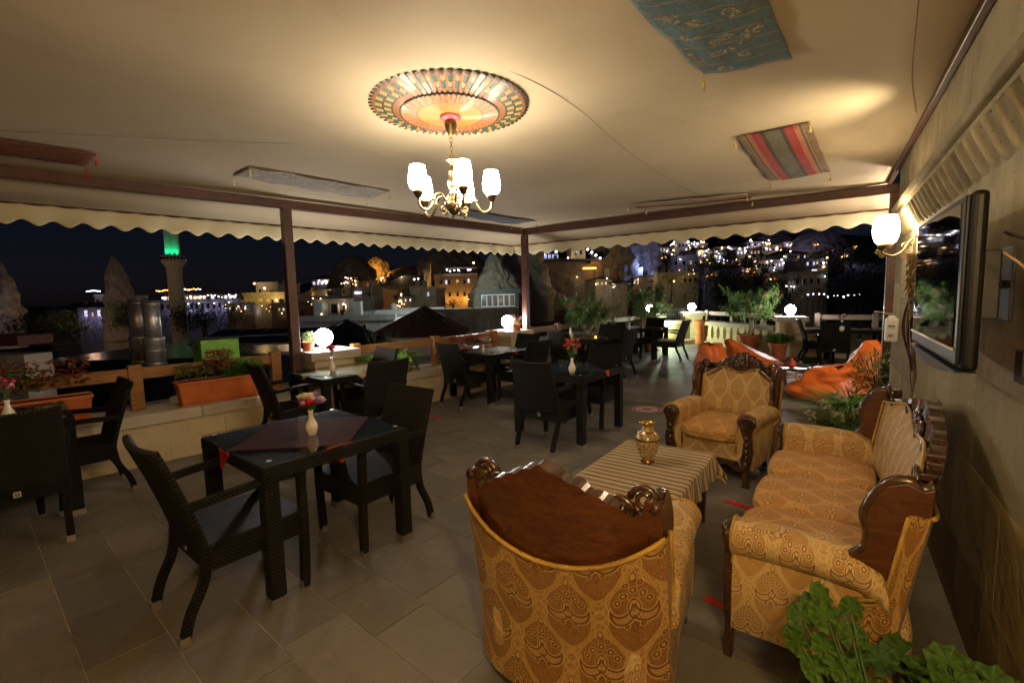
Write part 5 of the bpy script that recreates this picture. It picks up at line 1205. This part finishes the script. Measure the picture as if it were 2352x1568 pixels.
def tree(label, px, ybase, ytop, wpx, d, n=1500, mat='leaf_dark', ls=.16):
    c = at(px, ybase, d); sp_ = d/f_; H = (ybase-ytop)*sp_; R = wpx*sp_/2; t = thing('tree', label, 'tree', c); m = MB(); m.tube(spline([(0, 0, -1.5), (.1, 0, H*.3), (0, .1, H*.6)], 3), [min(.18, .10*R/1.5)]*4+[.05]*3, 7)
    ends = []
    for k in range(9): a = U(0, 6.28); e = Vector((cos(a)*R*U(.3, .8), sin(a)*R*U(.3, .8), H*U(.4, .9))); m.tube([(0, 0, H*U(.2, .5)), e*.6+Vector((0, 0, H*.2)), e], [.03, .022, .01], 5); ends.append(e)
    m.build('trunk', 'bark_dark', t, True); m = MB(); cl = [Vector((U(-1, 1)*R*.75, U(-1, 1)*R*.75, H*U(.28, .95))) for k in range(26)] + ends
    for k in range(n):
        c_ = random.choice(cl); q = c_ + Vector((random.gauss(0, 1), random.gauss(0, 1), random.gauss(0, .8)))*R*.22; leaves(m, q, (U(-1, 1), U(-1, 1), U(-.6, .8)), ls*U(.7, 1.3), ls*.5, .3, 1)
    m.build('crown', mat, t); return t
WH = (.80, .78, 1.0); OR = (1, .42, .06); YE = (1, .66, .16); PU = (.55, .5, 1.0); WA = (1, .7, .38)
# ---- left: rocks, minaret, hotel
rock('pale rocky cone at the far left edge beyond the railing', 8, 748, 588, 96, 42, 'cone', 1, lights=((40, 735, 2.5, PU, 50), (-30, 720, 5, WH, 30)), sq=.7)
rock('slender fairy chimney spire beside the minaret', 288, 765, 588, 76, 46, 'cone', 2, tilt=-.28, lights=((235, 740, 5, WA, 130), (300, 700, 6, WA, 40)))
mn = thing('minaret', 'stone minaret with its upper shaft lit green', 'minaret', at(413, 760, 45), YAW+.2); sp_ = 45/f_
zz = lambda py: (760-py)*sp_
MB().lathe([(15.6*sp_, -8), (15.6*sp_, zz(700)), (14.2*sp_, zz(628)), (15.3*sp_, zz(626)), (15.3*sp_, zz(622)), (14.6*sp_, zz(619)), (19*sp_, zz(610)), (23*sp_, zz(604))], 12).build('lower_shaft', 'tuff_block', mn)
MB().lathe([(23*sp_, zz(604)), (23.6*sp_, zz(602)), (23.6*sp_, zz(590)), (22.6*sp_, zz(590)), (22.6*sp_, zz(600)), (0, zz(600))], 12, cap=False).build('balcony', 'tuff_block', mn)
for k in range(24): a = 2*pi*k/24; MB().box((23.9*sp_*cos(a), 23.9*sp_*sin(a), zz(596)), (.05, .16, .24), rz3(a)).build('balcony_opening', 'window_dark', mn)
MB().lathe([(14*sp_, zz(600)), (13.4*sp_, zz(420)), (15*sp_, zz(415)), (0, zz(340))], 12).build('upper_shaft', 'plaster', mn)
for a in (-2.6, -1.95, -1.2, -.5): point(mn, (20*sp_*cos(a), 20*sp_*sin(a), zz(594)), (.0, 1, .42), 190, .06, ((-cos(a)*.16, -sin(a)*.16, 1), 70))
point(mn, (-2, -9, zz(700)), (1, .55, .34), 330, .3)
HB = [(x, 666+U(-2, 2)-(x-220)*.004, random.choice(('bulb_white', 'bulb_warm', 'bulb_orange')), U(1.1, 1.8)) for x in range(366, 470, 5)]
building('long white hotel with rooftop lights behind the minaret', 366, 552, 691, 716, 75, 10, 'plaster_white', 'flat', [(x, 703, 5, 11, 'window_dark') for x in range(376, 550, 13)], [(x, 697+U(-1, 1), 'bulb_white', 1.2) for x in (397, 438, 462, 497, 531)], [(397, 712, .7, PU, 26), (438, 712, .7, PU, 30), (476, 712, .7, PU, 34), (510, 712, .7, PU, 34), (540, 712, .7, PU, 34)], cat='hotel')
building('dark open roof terrace with strings of lights on the white hotel', 372, 552, 676, 690, 77, 8, 'black_matte', 'flat', [(x, 684, 6, 9, random.choice(('window_dark', 'window_lit', 'window_white'))) for x in range(380, 550, 10)], HB + [(x, 681+U(-3, 3), random.choice(('bulb_white', 'bulb_warm')), U(.9, 1.5)) for x in range(378, 548, 8)], (), 1, cat='pavilion')
building('pale stone house end with a lit string of bulbs left of the spire', 222, 252, 680, 730, 72, 8, 'plaster_white', 'flat', [(x, y, 5, 8, 'window_dark') for x in (229, 244) for y in (692, 712)], [(x, 668+abs(x-236)*.1, 'bulb_white', 1.0, 1.2) for x in range(222, 254, 3)], [(236, 722, 1.0, PU, 26)])
building('low house with two bright purple lit bays at the left', 180, 262, 706, 738, 60, 7, 'plaster_white', 'hip', [(201, 719, 7, 14, 'window_white'), (216, 722, 4, 9, 'window_lit'), (231, 719, 7, 14, 'window_white')], (), [(201, 732, .8, PU, 16), (231, 732, .8, PU, 16)])
building('dim low house under the left horizon', 108, 182, 712, 740, 64, 7, 'plaster', 'hip', [(150, 722, 5, 7, 'window_dark')])
building('yellow lit house beside the first brown post', 562, 655, 676, 708, 60, 8, 'plaster', 'flat', [(574, 696, 6, 9, 'window_dark'), (600, 696, 6, 9, 'window_dark'), (628, 692, 5, 8, 'window_dark')], [(625, 663, 'bulb_warm', 2.4, 1.5), (640, 690, 'bulb_warm', 2.2), (603, 652, 'bulb_warm', 2.0, 1.5)], [(625, 664, 2.2, YE, 200), (585, 700, 2.2, YE, 70), (642, 690, 1, YE, 60)])
building('taller house with an orange lamp behind the yellow house', 590, 640, 652, 690, 66, 7, 'plaster', 'flat', [(600, 668, 6, 8, 'window_dark')], (), [(604, 654, 1.5, WA, 90)])
# ---- left: roof equipment close to the railing
rf = thing('roof_terrace', 'black roof structure with thin pale edges behind the railing', 'roof', at(385, 845, 9.2), YAW); sp_ = 9.2/f_
MB().box((0, 1.6, -2.6), (600*sp_, 3.4, 5.6)).build('roof_block', 'dark_panel', rf)
for a, b in (((-295, 60), (300, 72)), ((-300, 30), (-150, 18))): MB().tube([(a[0]*sp_, -.03, a[1]*sp_), (b[0]*sp_, -.03, b[1]*sp_)], .008, 5).build('edge_pipe', 'steel', rf)
for k in range(5): MB().box(((-40+k*75)*sp_, 2.2, .42), (.60, 1.3, .03), Matrix.Rotation(radians(12), 3, 'X')).build('solar_panel', 'dark_panel', rf, bev=.004)
for k in range(5): MB().tube([((-40+k*75)*sp_-.3, 1.55, .30), ((-40+k*75)*sp_+.3, 1.55, .30)], .012, 5).build('panel_rail', 'steel', rf)
def flue(label, px, w, y0, y1, d):
    c = at(px, y1, d); sp_ = d/f_; t = thing('steel_flue', label, 'chimney', c); H = (y1-y0)*sp_; r = w*sp_/2
    MB().lathe([(r*1.25, 0), (r*1.25, H*.45), (r*1.3, H*.46), (r*1.3, H*.49), (r, H*.50), (r, H*.93), (r*1.08, H*.935), (r*1.08, H*.96), (r, H*.965), (r, H), (r*.85, H)], 24).build('pipe', 'steel', t, True)
    for q in (.12, .30, .62, .78): rr_ = r*1.25 if q < .46 else r; MB().lathe([(rr_*1.0, H*q), (rr_*1.04, H*q+.006), (rr_*1.04, H*q+.02), (rr_, H*q+.026)], 24, cap=False).build('joint_band', 'steel', t, True)
flue('left shiny steel chimney flue beyond the railing', 328, 31, 688, 850, 8.6); flue('right shiny steel chimney flue beyond the railing', 361, 32, 690, 855, 8.2)
gb = thing('generator', 'bright green generator box beyond the railing', 'generator', at(455, 840, 8.3), YAW-radians(38)); sp_ = 7.9/f_
MB().box((0, .31, .22), (.42, .62, .44)).build('cabinet', 'green_paint', gb, bev=.012); MB().box((-.214, .31, .22), (.006, .58, .41)).build('side_panel', 'green_paint_shaded', gb)  # the side sheet carries its shade in the colour
MB().box((.06, -.006, .34), (.14, .012, .04)).build('vent', 'gate_iron', gb); MB().box((-.14, -.006, .30), (.03, .012, .03)).build('lock', 'gate_iron', gb); MB().box((0, .31, .446), (.43, .64, .012)).build('lid', 'green_paint', gb)
for k in range(6): MB().box((-.218, .08+k*.09, .30), (.006, .06, .12)).build('louvre', 'gate_iron', gb)
cw = thing('neighbour_wall', 'plain wall with dark red coping at the left edge', 'wall', at(10, 900, 7.4), YAW+radians(-8)); sp_ = 7.4/f_
MB().box((0, .2, -.8), (130*sp_, .4, 1.6+100*sp_*2-.2)).build('wall', 'plaster', cw); MB().box((-.02, .2, 118*sp_), (134*sp_, .5, .16)).build('coping', 'coping_red', cw, bev=.01)
tk = thing('water_tank', 'low stone and metal clutter seen under the left railing', 'tank', at(440, 935, 6.9), YAW); MB().box((-.15, .2, -.10), (.42, .3, .5)).build('stone_base', 'tuff_block', tk, bev=.02); MB().lathe([(.14, .0), (.15, .1), (.13, .16), (0, .18)], 20, (.45, .25, .05)).build('tank', 'steel', tk, True)
# ---- middle: rocks, houses, terraces
rock('left lump of the rock castle lit orange on the skyline', 866, 634, 590, 40, 130, 'dome', 5, lights=((858, 628, 6, OR, 2300), (872, 606, 7, OR, 900)), holes=((858, 606, 3, 2, 'window_dark'), (868, 606, 3, 2, 'window_dark')))
rock('right lump of the rock castle lit orange on the skyline', 886, 636, 600, 26, 131, 'dome', 6, lights=((890, 630, 5, OR, 1300),), holes=((886, 612, 5, 12, 'window_dark'),))
rock('dark rock mass left of the orange lit castle', 812, 668, 588, 105, 115, 'dome', 7, sq=.6, lights=((800, 640, 30, WA, 700),)); rock('dark rock ridge right of the orange lit castle', 1035, 655, 568, 150, 110, 'dome', 8, sq=.6, lights=((1000, 640, 30, WA, 500),)); rock('dim rock ridge along the middle skyline', 945, 650, 612, 110, 125, 'dome', 9)
building('far white lit cafe on the middle hillside', 716, 774, 642, 656, 118, 8, 'plaster', 'hip', [(x, 650, 5, 7, 'window_white') for x in (722, 731, 740, 750, 759, 768)], [(x, 646+U(-2, 2), 'bulb_white', 1.5) for x in (735, 744, 752, 748)])
building('dark house under the far white cafe', 715, 800, 668, 690, 80, 8, 'plaster', 'flat', [(750, 680, 5, 7, 'window_lit'), (765, 680, 4, 7, 'window_dark'), (780, 680, 4, 7, 'window_lit')], [(762, 668, 'bulb_warm', 1.8), (755, 678, 'bulb_warm', 1.2)], [(762, 668, 1.5, WA, 60)])
building('shadowed house with a pitched roof below the orange castle', 880, 990, 655, 695, 70, 9, 'plaster', 'hip', [(910, 675, 5, 7, 'window_dark'), (952, 675, 5, 7, 'window_dark')])
building('dark house with a lit white strip of windows', 800, 880, 664, 692, 62, 8, 'plaster', 'flat', [(824, 672, 17, 6, 'window_white'), (848, 676, 5, 6, 'window_dark')], [(822, 672, 'bulb_white', 1.6, .3)])
building('pinkish block house with one blue window', 944, 1003, 664, 700, 52, 7, 'plaster', 'flat', [(985, 676, 4, 9, 'window_blue')], (), [(975, 655, 3, WA, 30)])
building('orange lit hotel with uplights in the middle distance', 1000, 1098, 633, 694, 70, 10, 'plaster', 'flat', [(x, y, 6, 10, 'window_dark') for x in (1016, 1034, 1052, 1068) for y in (648, 676)] + [(1027, 648, 4, 9, 'window_white'), (1078, 646, 4, 9, 'window_white')], [(x, 622+U(-2, 2), 'bulb_white', U(1.2, 2.0)) for x in (1030, 1037, 1047, 1056, 1058, 1078, 1083)] + [(1091, 606, 'bulb_warm', 2.2), (955, 640, 'bulb_white', 2)], [(x, 688, .7, OR, 70) for x in (1002, 1026, 1048, 1068, 1078)] + [(1040, 640, 8, OR, 260)], cat='hotel')
building('roof terrace canopy with white lamps on the orange hotel', 1022, 1096, 614, 617, 71, 7, 'plaster', None, (), (), [(1050, 626, 1, WH, 30)], 0, cat='canopy')
building('small yellow lit tower with a lamp beside the orange hotel', 975, 987, 624, 662, 60, 1.2, 'plaster', 'flat', [(981, 640, 3, 6, 'window_dark')], [(963, 640, 'bulb_white', 1.8)], [(981, 655, 1.2, YE, 60)], 2, cat='tower')
rock('grey lit fairy chimney cone left of the corner post', 1140, 690, 583, 105, 38, 'cone', 11, lights=((1090, 672, 10, (.85, 1, .88), 800),), tilt=-.1); rock('taller pale rock cone behind the grey fairy chimney', 1200, 690, 520, 130, 46, 'cone', 12, lights=((1120, 640, 14, (.85, 1, .88), 900),))
building('dark glazed winter garden below the grey fairy chimney', 1103, 1192, 672, 708, 34, 6, 'black_matte', 'flat', [(x, 690, 10, 24, 'window_dark') for x in (1112, 1125, 1138, 1151, 1164, 1177)], (), [(1150, 690, 1.0, (.8, .9, .8), 7)], cat='conservatory')
building('long brown boundary wall below the orange hotel', 990, 1192, 708, 760, 24, .6, 'rock', None, (), (), (), cat='wall')
t_, loc_, sp_ = building('open restaurant terrace with white columns and lamps', 721, 812, 693, 722, 40, 6, 'plaster', 'flat', [(744, 709, 16, 22, 'window_dark'), (770, 709, 16, 22, 'window_dark'), (795, 709, 12, 22, 'window_dark')], [(750, 700, 'bulb_warm', 2.4, .5), (795, 699, 'bulb_white', 2.0, .5), (801, 699, 'bulb_white', 2.0, .5)], [(750, 703, .8, WA, 16), (798, 703, .8, WA, 20)], cat='restaurant')
for x in (735, 753, 783, 801): q = loc_(x, 708, .5); MB().lathe([(.10, -15*sp_), (.09, 14*sp_)], 12, q).build('column', 'plaster_white', t_, True)
fg = thing('turkish_flag', 'small red flag with white crescent and star below the terrace', 'flag', at(788, 732, 38), YAW); sp_ = 38/f_
MB().grid(lambda u, v: ((u-.5)*11*sp_, .05*sin(u*6), v*21*sp_), 8, 4).build('cloth', 'flag_red', fg, True)
MB().prism([(.075*cos(a), .075*sin(a)) for a in [radians(q) for q in range(40, 321, 20)]] + [(.02+.055*cos(a), .055*sin(a)) for a in [radians(q) for q in range(300, 59, -20)]], 0, .01).build('crescent', 'sticker_white', fg, loc=(-.02, -.06, 11*sp_)); fg.children[-1].rotation_euler.x = pi/2
MB().prism([((.035 if k % 2 == 0 else .014)*cos(k*pi/5), (.035 if k % 2 == 0 else .014)*sin(k*pi/5)) for k in range(10)], 0, .01).build('star', 'sticker_white', fg, loc=(.09, -.06, 11*sp_)); fg.children[-1].rotation_euler.x = pi/2
um = thing('parasol', 'closed grey parasol beside the red flag', 'parasol', at(814, 728, 37), 0); MB().lathe([(.22, 0), (.24, .12), (.10, .75), (.03, .98), (0, 1.0)], 10, wob=lambda t, z: 1+.15*sin(t*5)).build('folded_cloth', 'umbrella_grey', um, True); MB().tube([(0, 0, -.6), (0, 0, .1)], .03, 6).build('pole', 'steel', um)
building('long flat-roofed white house below the terrace', 688, 908, 733, 775, 28, 8, 'plaster_white', 'flat', [(798, 752, 6, 10, 'window_dark'), (840, 752, 6, 10, 'window_dark')], [(742, 720, 'bulb_warm', 1.8, 0)], [(760, 725, 5, (.9, .8, .9), 20)])
building('flat roof room with a pale upper wall behind the white house', 870, 992, 719, 738, 31, 5, 'plaster_white', 'flat', (), (), [(930, 726, 3, (.9, .85, .9), 9)], 2)
def hip_roof(label, ax, ay, bx0, bx1, by, d, mat='roof_brown', rows=16):
    t = thing('tiled_roof', label, 'roof', at((bx0+bx1)/2, by, d), YAW); sp_ = d/f_; W = (bx1-bx0)*sp_; H = (by-ay)*sp_; axx = (ax-(bx0+bx1)/2)*sp_; dp = W*.9
    A = Vector((axx, dp*.45, H)); C = [Vector((-W/2, 0, 0)), Vector((W/2, 0, 0)), Vector((W/2, dp, 0)), Vector((-W/2, dp, 0))]
    for k in range(4):
        p, q = C[k], C[(k+1) % 4]; nrm = (q-p).cross(A-p).normalized(); m = MB()
        for r in range(rows):
            a, b = r/rows, (r+1)/rows; e = .022
            m.add([p.lerp(A, a)+nrm*e, q.lerp(A, a)+nrm*e, q.lerp(A, b), p.lerp(A, b), p.lerp(A, a), q.lerp(A, a)], [(0, 1, 2, 3), (4, 5, 1, 0)])
            n_ = max(1, int((q.lerp(A, a)-p.lerp(A, a)).length/.24))
            for i in range(n_):
                x0 = p.lerp(A, a).lerp(q.lerp(A, a), (i+.5)/n_)+nrm*e; x1 = p.lerp(A, b).lerp(q.lerp(A, b), (i+.5)/n_)+nrm*.004; m.tube([x0, x1], [.042, .036], 4, False)
        tag(m.build('tile_slope', mat, t), kind='stuff')
        MB().tube([p, A], .05, 6).build('ridge', mat, t)
    MB().box((0, dp/2, -2.5), (W*.9, dp*.9, 5)).build('wall', 'plaster', t)
hip_roof('pyramid tiled roof just beyond the railing in the middle', 962, 707, 838, 1062, 775, 15)
hip_roof('dark tiled roof below the first globe lamp', 770, 742, 640, 850, 808, 11.5, 'dark_panel', 10)
random.seed(5)
bsh = thing('bare_shrub', 'thin dry shrub against the white house beyond the railing', 'shrub', at(868, 800, 12)); m = MB()
for k in range(60):
    a = U(0, 6.28); p = Vector((U(-.7, .7), U(-.2, .2), -.2)); q = p+Vector((U(-.25, .25), U(-.2, .2), U(.3, .75))); m.tube([p, p.lerp(q, .5)+Vector((U(-.05, .05), 0, 0)), q], [.008, .005, .003], 4)
    for j in range(7): leaves(m, p.lerp(q, U(.3, 1)), (U(-1, 1), U(-1, 1), U(-.2, 1)), U(.04, .07), .02, .2, 1)
m.build('twigs', 'leaf_olive', bsh)
# ---- right: cliffs and the lit hillside town
rock('brown cave rock with an orange lit opening', 1325, 672, 596, 190, 58, 'block', 14, sq=.5, lights=((1354, 612, 1.2, OR, 60), (1300, 650, 9, WA, 200)), holes=((1342, 608, 5, 6, 'window_dark'),))
rc = thing('cave_lamp', 'long orange lamp strip over the cave opening', 'lamp', at(1354, 616, 50), YAW); MB().box((0, 0, 0), (30*50/f_, .1, 4*50/f_)).build('strip', 'bulb_orange', rc)
rock('white floodlit rock above the cave', 1384, 650, 552, 58, 62, 'tower', 15, lights=((1372, 612, 3.5, (1, .86, .92), 240),), sq=.6, holes=((1371, 590, 7, 14, 'roof_brown'),))
rock('dark shadowed rock wall behind the middle oleander', 1432, 668, 548, 78, 56, 'tower', 16, sq=.7, lights=((1420, 640, 9, WA, 70),))
rock('blue floodlit cliff behind the middle oleander', 1478, 668, 545, 70, 58, 'block', 17, lights=((1462, 620, 2.5, (.25, .38, 1), 330), (1500, 600, 3, (.5, .4, .9), 120)), sq=.5)
building('glazed restaurant with blue white light at the upper left of the cliffs', 1238, 1284, 582, 596, 82, 6, 'black_matte', 'hip', [(x, 589, 6, 9, 'window_blue') for x in (1244, 1253, 1262, 1271, 1279)], [(1240, 580, 'bulb_warm', 1.8), (1277, 579, 'bulb_white', 2.6), (1226, 575, 'bulb_white', 1.5), (1250, 584, 'bulb_white', 1.4)], cat='restaurant')
building('stone house with one small lit window below the glazed restaurant', 1228, 1300, 598, 640, 70, 7, 'plaster', 'flat', [(1250, 608, 4, 7, 'window_lit'), (1275, 615, 5, 7, 'window_dark')], (), [(1250, 620, 6, WA, 60)])
building('yellow lit arcade house on top of the cave rock', 1312, 1345, 568, 588, 64, 5, 'plaster', 'flat', [(1322, 580, 5, 10, 'window_dark'), (1334, 580, 5, 10, 'window_dark')], [(1326, 574, 'bulb_white', 2.0), (1304, 592, 'bulb_white', 1.8)], [(1315, 586, .8, YE, 26), (1343, 584, .8, YE, 20), (1328, 575, 2, WH, 30)])
st_ = thing('cliff_stair', 'stair with four white lamps climbing the floodlit rock', 'stair', at(1366, 592, 57), YAW); 
for k in range(8): MB().box((k*.22-.6, 0, -.16*k+.5), (.26, .6, .16)).build('step', 'plaster', st_)
for k in range(4): bulb(st_, Vector((k*.50-.9, -.3, 1.0-.36*k)), 'bulb_white', .13)
building('white house with shutters under the hillside tree', 1540, 1600, 590, 622, 62, 6, 'plaster_white', 'flat', [(1552, 604, 5, 8, 'window_dark'), (1570, 604, 5, 8, 'window_dark'), (1586, 604, 5, 8, 'window_lit')], [(1560, 596, 'bulb_white', 1.3)], [(1560, 612, 3, PU, 26)])
building('long low house with a railing behind the yellow lit bush', 1508, 1604, 632, 668, 46, 6, 'plaster', 'flat', [(x, 644, 6, 8, 'window_dark') for x in (1572, 1584, 1596)], [(1590, 630, 'bulb_warm', 1.3), (1577, 631, 'bulb_warm', 1.3)], [(1545, 640, 3, YE, 40)])
tree('round dark tree among the white houses on the hillside', 1530, 622, 574, 46, 60, 900, 'leaf_dark', .28)
tree('yellow lit bush above the fourth lamp pier', 1541, 658, 632, 52, 43, 900, 'leaf_yellow_lit', .16); yl = thing('garden_lamp', 'garden lamp inside the yellow lit bush', 'lamp', at(1548, 655, 42)); bulb(yl, (0, 0, .35), 'bulb_warm', .07); MB().tube([(0, 0, -1), (0, 0, .3)], .03, 6).build('pole', 'gate_iron', yl); point(yl, (0, -.5, .2), YE, 45)
random.seed(9)
HL = ['small hillside house with white lamps, %s' % q for q in ('just right of the blue cliff', 'above the round tree', 'upper row under the valance', 'with an orange balcony', 'with a bright white arcade', 'with a blue sign', 'over the dark treetops', 'with purple lit gable', 'right of the arcade house', 'highest on the slope', 'beside the purple lit cliff', 'lowest above the trees', 'behind the tallest tree', 'at the end of the lit row')]
hs = [(1512, 1545, 566, 580, 110), (1548, 1580, 556, 570, 130), (1585, 1625, 560, 572, 135), (1600, 1640, 574, 592, 100), (1560, 1640, 592, 606, 90), (1640, 1665, 580, 600, 95), (1645, 1700, 566, 578, 120), (1668, 1716, 602, 618, 80), (1690, 1745, 572, 586, 110), (1716, 1760, 555, 566, 140), (1750, 1800, 565, 578, 120), (1740, 1800, 600, 616, 85), (1800, 1850, 582, 596, 100), (1850, 1900, 596, 612, 90)]
for k, ((x0, x1, y0, y1, d), l) in enumerate(zip(hs, HL)):
    n = int((x1-x0)/7); wins = [(x0+(i+.6)*(x1-x0)/n, (y0+y1)/2+1, 3.5, (y1-y0)*.42, random.choice(('window_dark', 'window_dark', 'window_lit', 'window_white'))) for i in range(n)]
    bl = [(U(x0-4, x1+4), U(y0-5, y1+8), random.choice(('bulb_white', 'bulb_white', 'bulb_white', 'bulb_warm')), U(.8, 1.9), U(.3, 1.5)) for i in range(random.randint(5, 9) if x0 < 1760 else 3)]
    if k == 3: bl += [(1604+q, 578+U(-2, 2), 'bulb_orange', 1.6) for q in (0, 4, 8)]
    if k == 5: bl += [(1660, 597, 'bulb_blue', 2.0)]
    if k == 7: bl += [(1690, 606, 'bulb_orange', 2.2)]
    building(l, x0, x1, y0, y1, d, 7, 'plaster_white' if k % 2 else 'plaster', 'hip' if k % 3 == 0 else 'flat', wins, bl, [((x0+x1)/2, y1-3, 2.5, PU if k in (0, 5, 7, 9) else WH, 0.5*(d/10)**2*.30)], 6)
rock('pale purple lit cliff on the right skyline', 1765, 600, 532, 150, 150, 'dome', 21, lights=((1740, 580, 14, PU, 1500),), sq=.5); rock('violet grey cliff below the right end of the valance', 1880, 610, 528, 170, 145, 'dome', 22, lights=((1850, 585, 16, PU, 1700),), sq=.5)
building('low dark house with lamps between the far trees', 1810, 1900, 628, 662, 55, 6, 'plaster', 'flat', [(x, 646, 6, 12, 'window_dark') for x in (1830, 1846, 1862, 1878)] + [(1868, 622, 12, 6, 'window_white')], [(1802, 656, 'bulb_white', 1.7), (1813, 658, 'bulb_white', 2.2), (1819, 658, 'bulb_white', 2.0), (1888, 636, 'bulb_white', 1.3)], [(1850, 655, 3, WA, 20)])
TN = random.Random(77)
ORD = 'first second third fourth fifth sixth seventh eighth ninth tenth eleventh twelfth thirteenth fourteenth fifteenth sixteenth seventeenth eighteenth nineteenth twentieth twenty-first twenty-second twenty-third twenty-fourth twenty-fifth twenty-sixth'.split()
def small_houses(n, xr, yr, dr, zone, group, p_lit=.4, bulbs=(1, 3)):
    L = []
    for k in range(n):
        f = TN.random(); d = lerp(dr[0], dr[1], f); y1 = lerp(yr[0], yr[1], f) + TN.uniform(-6, 6); x0 = TN.uniform(*xr); w = TN.uniform(16, 40)*60/d; L.append((x0+w/2, x0, w, TN.uniform(9, 19)*60/d, y1, d))
    for k, (_, x0, w, h, y1, d) in enumerate(sorted(L)):
        x1 = x0+w; nw = max(1, int(w/8)); rf_ = TN.choice(('flat', 'flat', 'hip')); mt = TN.choice(('plaster', 'plaster', 'rock', 'tuff_block'))
        wins = [(x0+(i+.5)*w/nw, y1-h*.5, 2.6*60/d, 4.5*60/d, TN.choice(('window_lit', 'window_lit', 'window_white')) if TN.random() < p_lit else 'window_dark') for i in range(nw)]
        bl = [(TN.uniform(x0-3, x1+3), TN.uniform(y1-h-2, y1), TN.choice(('bulb_warm', 'bulb_warm', 'bulb_white', 'bulb_orange')), TN.uniform(.6, 1.3), TN.uniform(.3, 1.2)) for i in range(TN.randint(*bulbs))]
        lt = [((x0+x1)/2, y1-h*.3, 2.0, TN.choice((WA, OR, YE, WH)), .10*(d/10)**2*TN.uniform(.5, 3))] if TN.random() < .4 else ()
        t, _, _ = building('%s small dim %s house from the left %s' % (ORD[k], 'flat-roofed' if rf_ == 'flat' else 'hip-roofed', zone), x0, x1, y1-h, y1, d, 6, mt, rf_, wins, bl, lt, 5, TN.uniform(-25, 25)); t['group'] = group
small_houses(24, (695, 1090), (708, 640), (45, 118), 'between the first post and the corner post', 'dim houses between the posts', .5, (2, 6))
small_houses(9, (440, 640), (722, 695), (50, 85), 'behind the minaret and yellow house', 'dim houses behind the minaret', .5, (2, 5))
small_houses(10, (1225, 1500), (668, 600), (48, 75), 'below the cliffs behind the oleanders', 'dim houses below the cliffs', .45, (2, 5))
small_houses(26, (1510, 1960), (640, 556), (55, 150), 'on the lit hillside above the trees', 'dim houses on the hillside', .45, (2, 5))
random.seed(15)
tree('dark leafy tree before the hillside lights', 1655, 745, 590, 150, 27, 6500, 'leaf_dark', .2); tree('dark tree behind the fifth lamp pier', 1770, 740, 640, 120, 24, 4000, 'leaf_dark', .17); tree('tallest dark tree left of the wall lamp', 1975, 760, 535, 190, 24, 8000, 'leaf_dark', .2); tree('dark tree in the gap before the rightmost post', 2065, 760, 560, 120, 28, 3500, 'leaf_dark', .2)
tree('lit green garden bushes behind the rightmost railing', 2025, 800, 742, 90, 17, 900, 'leaf_grass', .10); tree('low olive bush behind the stone balustrade', 1690, 790, 742, 110, 18, 900, 'leaf_olive', .10); tree('dark conifer right of the orange hotel', 1040, 712, 682, 70, 45, 800, 'leaf_dark', .16); tree('dark shrubs below the slender spire', 300, 770, 690, 90, 38, 3200, 'leaf_dark', .26); tree('dark hedge under the white hotel', 470, 760, 716, 160, 40, 4500, 'leaf_dark', .3); tree('dark hedge below the far left rock cone', 120, 775, 735, 170, 36, 4500, 'leaf_dark', .3)
pk = thing('car_park_lights', 'row of white lamps low between the right hand trees', 'lamps', at(1900, 690, 38), YAW)
for px in (1856, 1868, 1882, 1893, 1901, 1916, 1924, 1938, 1948, 1962, 1975): q = at(px, 676+U(-6, 6), 38)-pk.location; q.rotate(Matrix.Rotation(-YAW, 3, 'Z')); bulb(pk, q, 'bulb_white', U(.04, .075)); MB().tube([q, q-Vector((0, 0, 1.6))], .02, 5).build('pole', 'gate_iron', pk)
# small wall light that makes the green pool by the gate
fl2 = thing('gate_light', 'small lamp on the third pier lighting the wall below the gate', 'lamp', (-4.12, 13.95, .60)); MB().box((0, 0, 0), (.06, .10, .08)).build('housing', 'gate_iron', fl2, bev=.01); point(fl2, (.12, .10, 0), (.80, 1, .62), 150, .05)
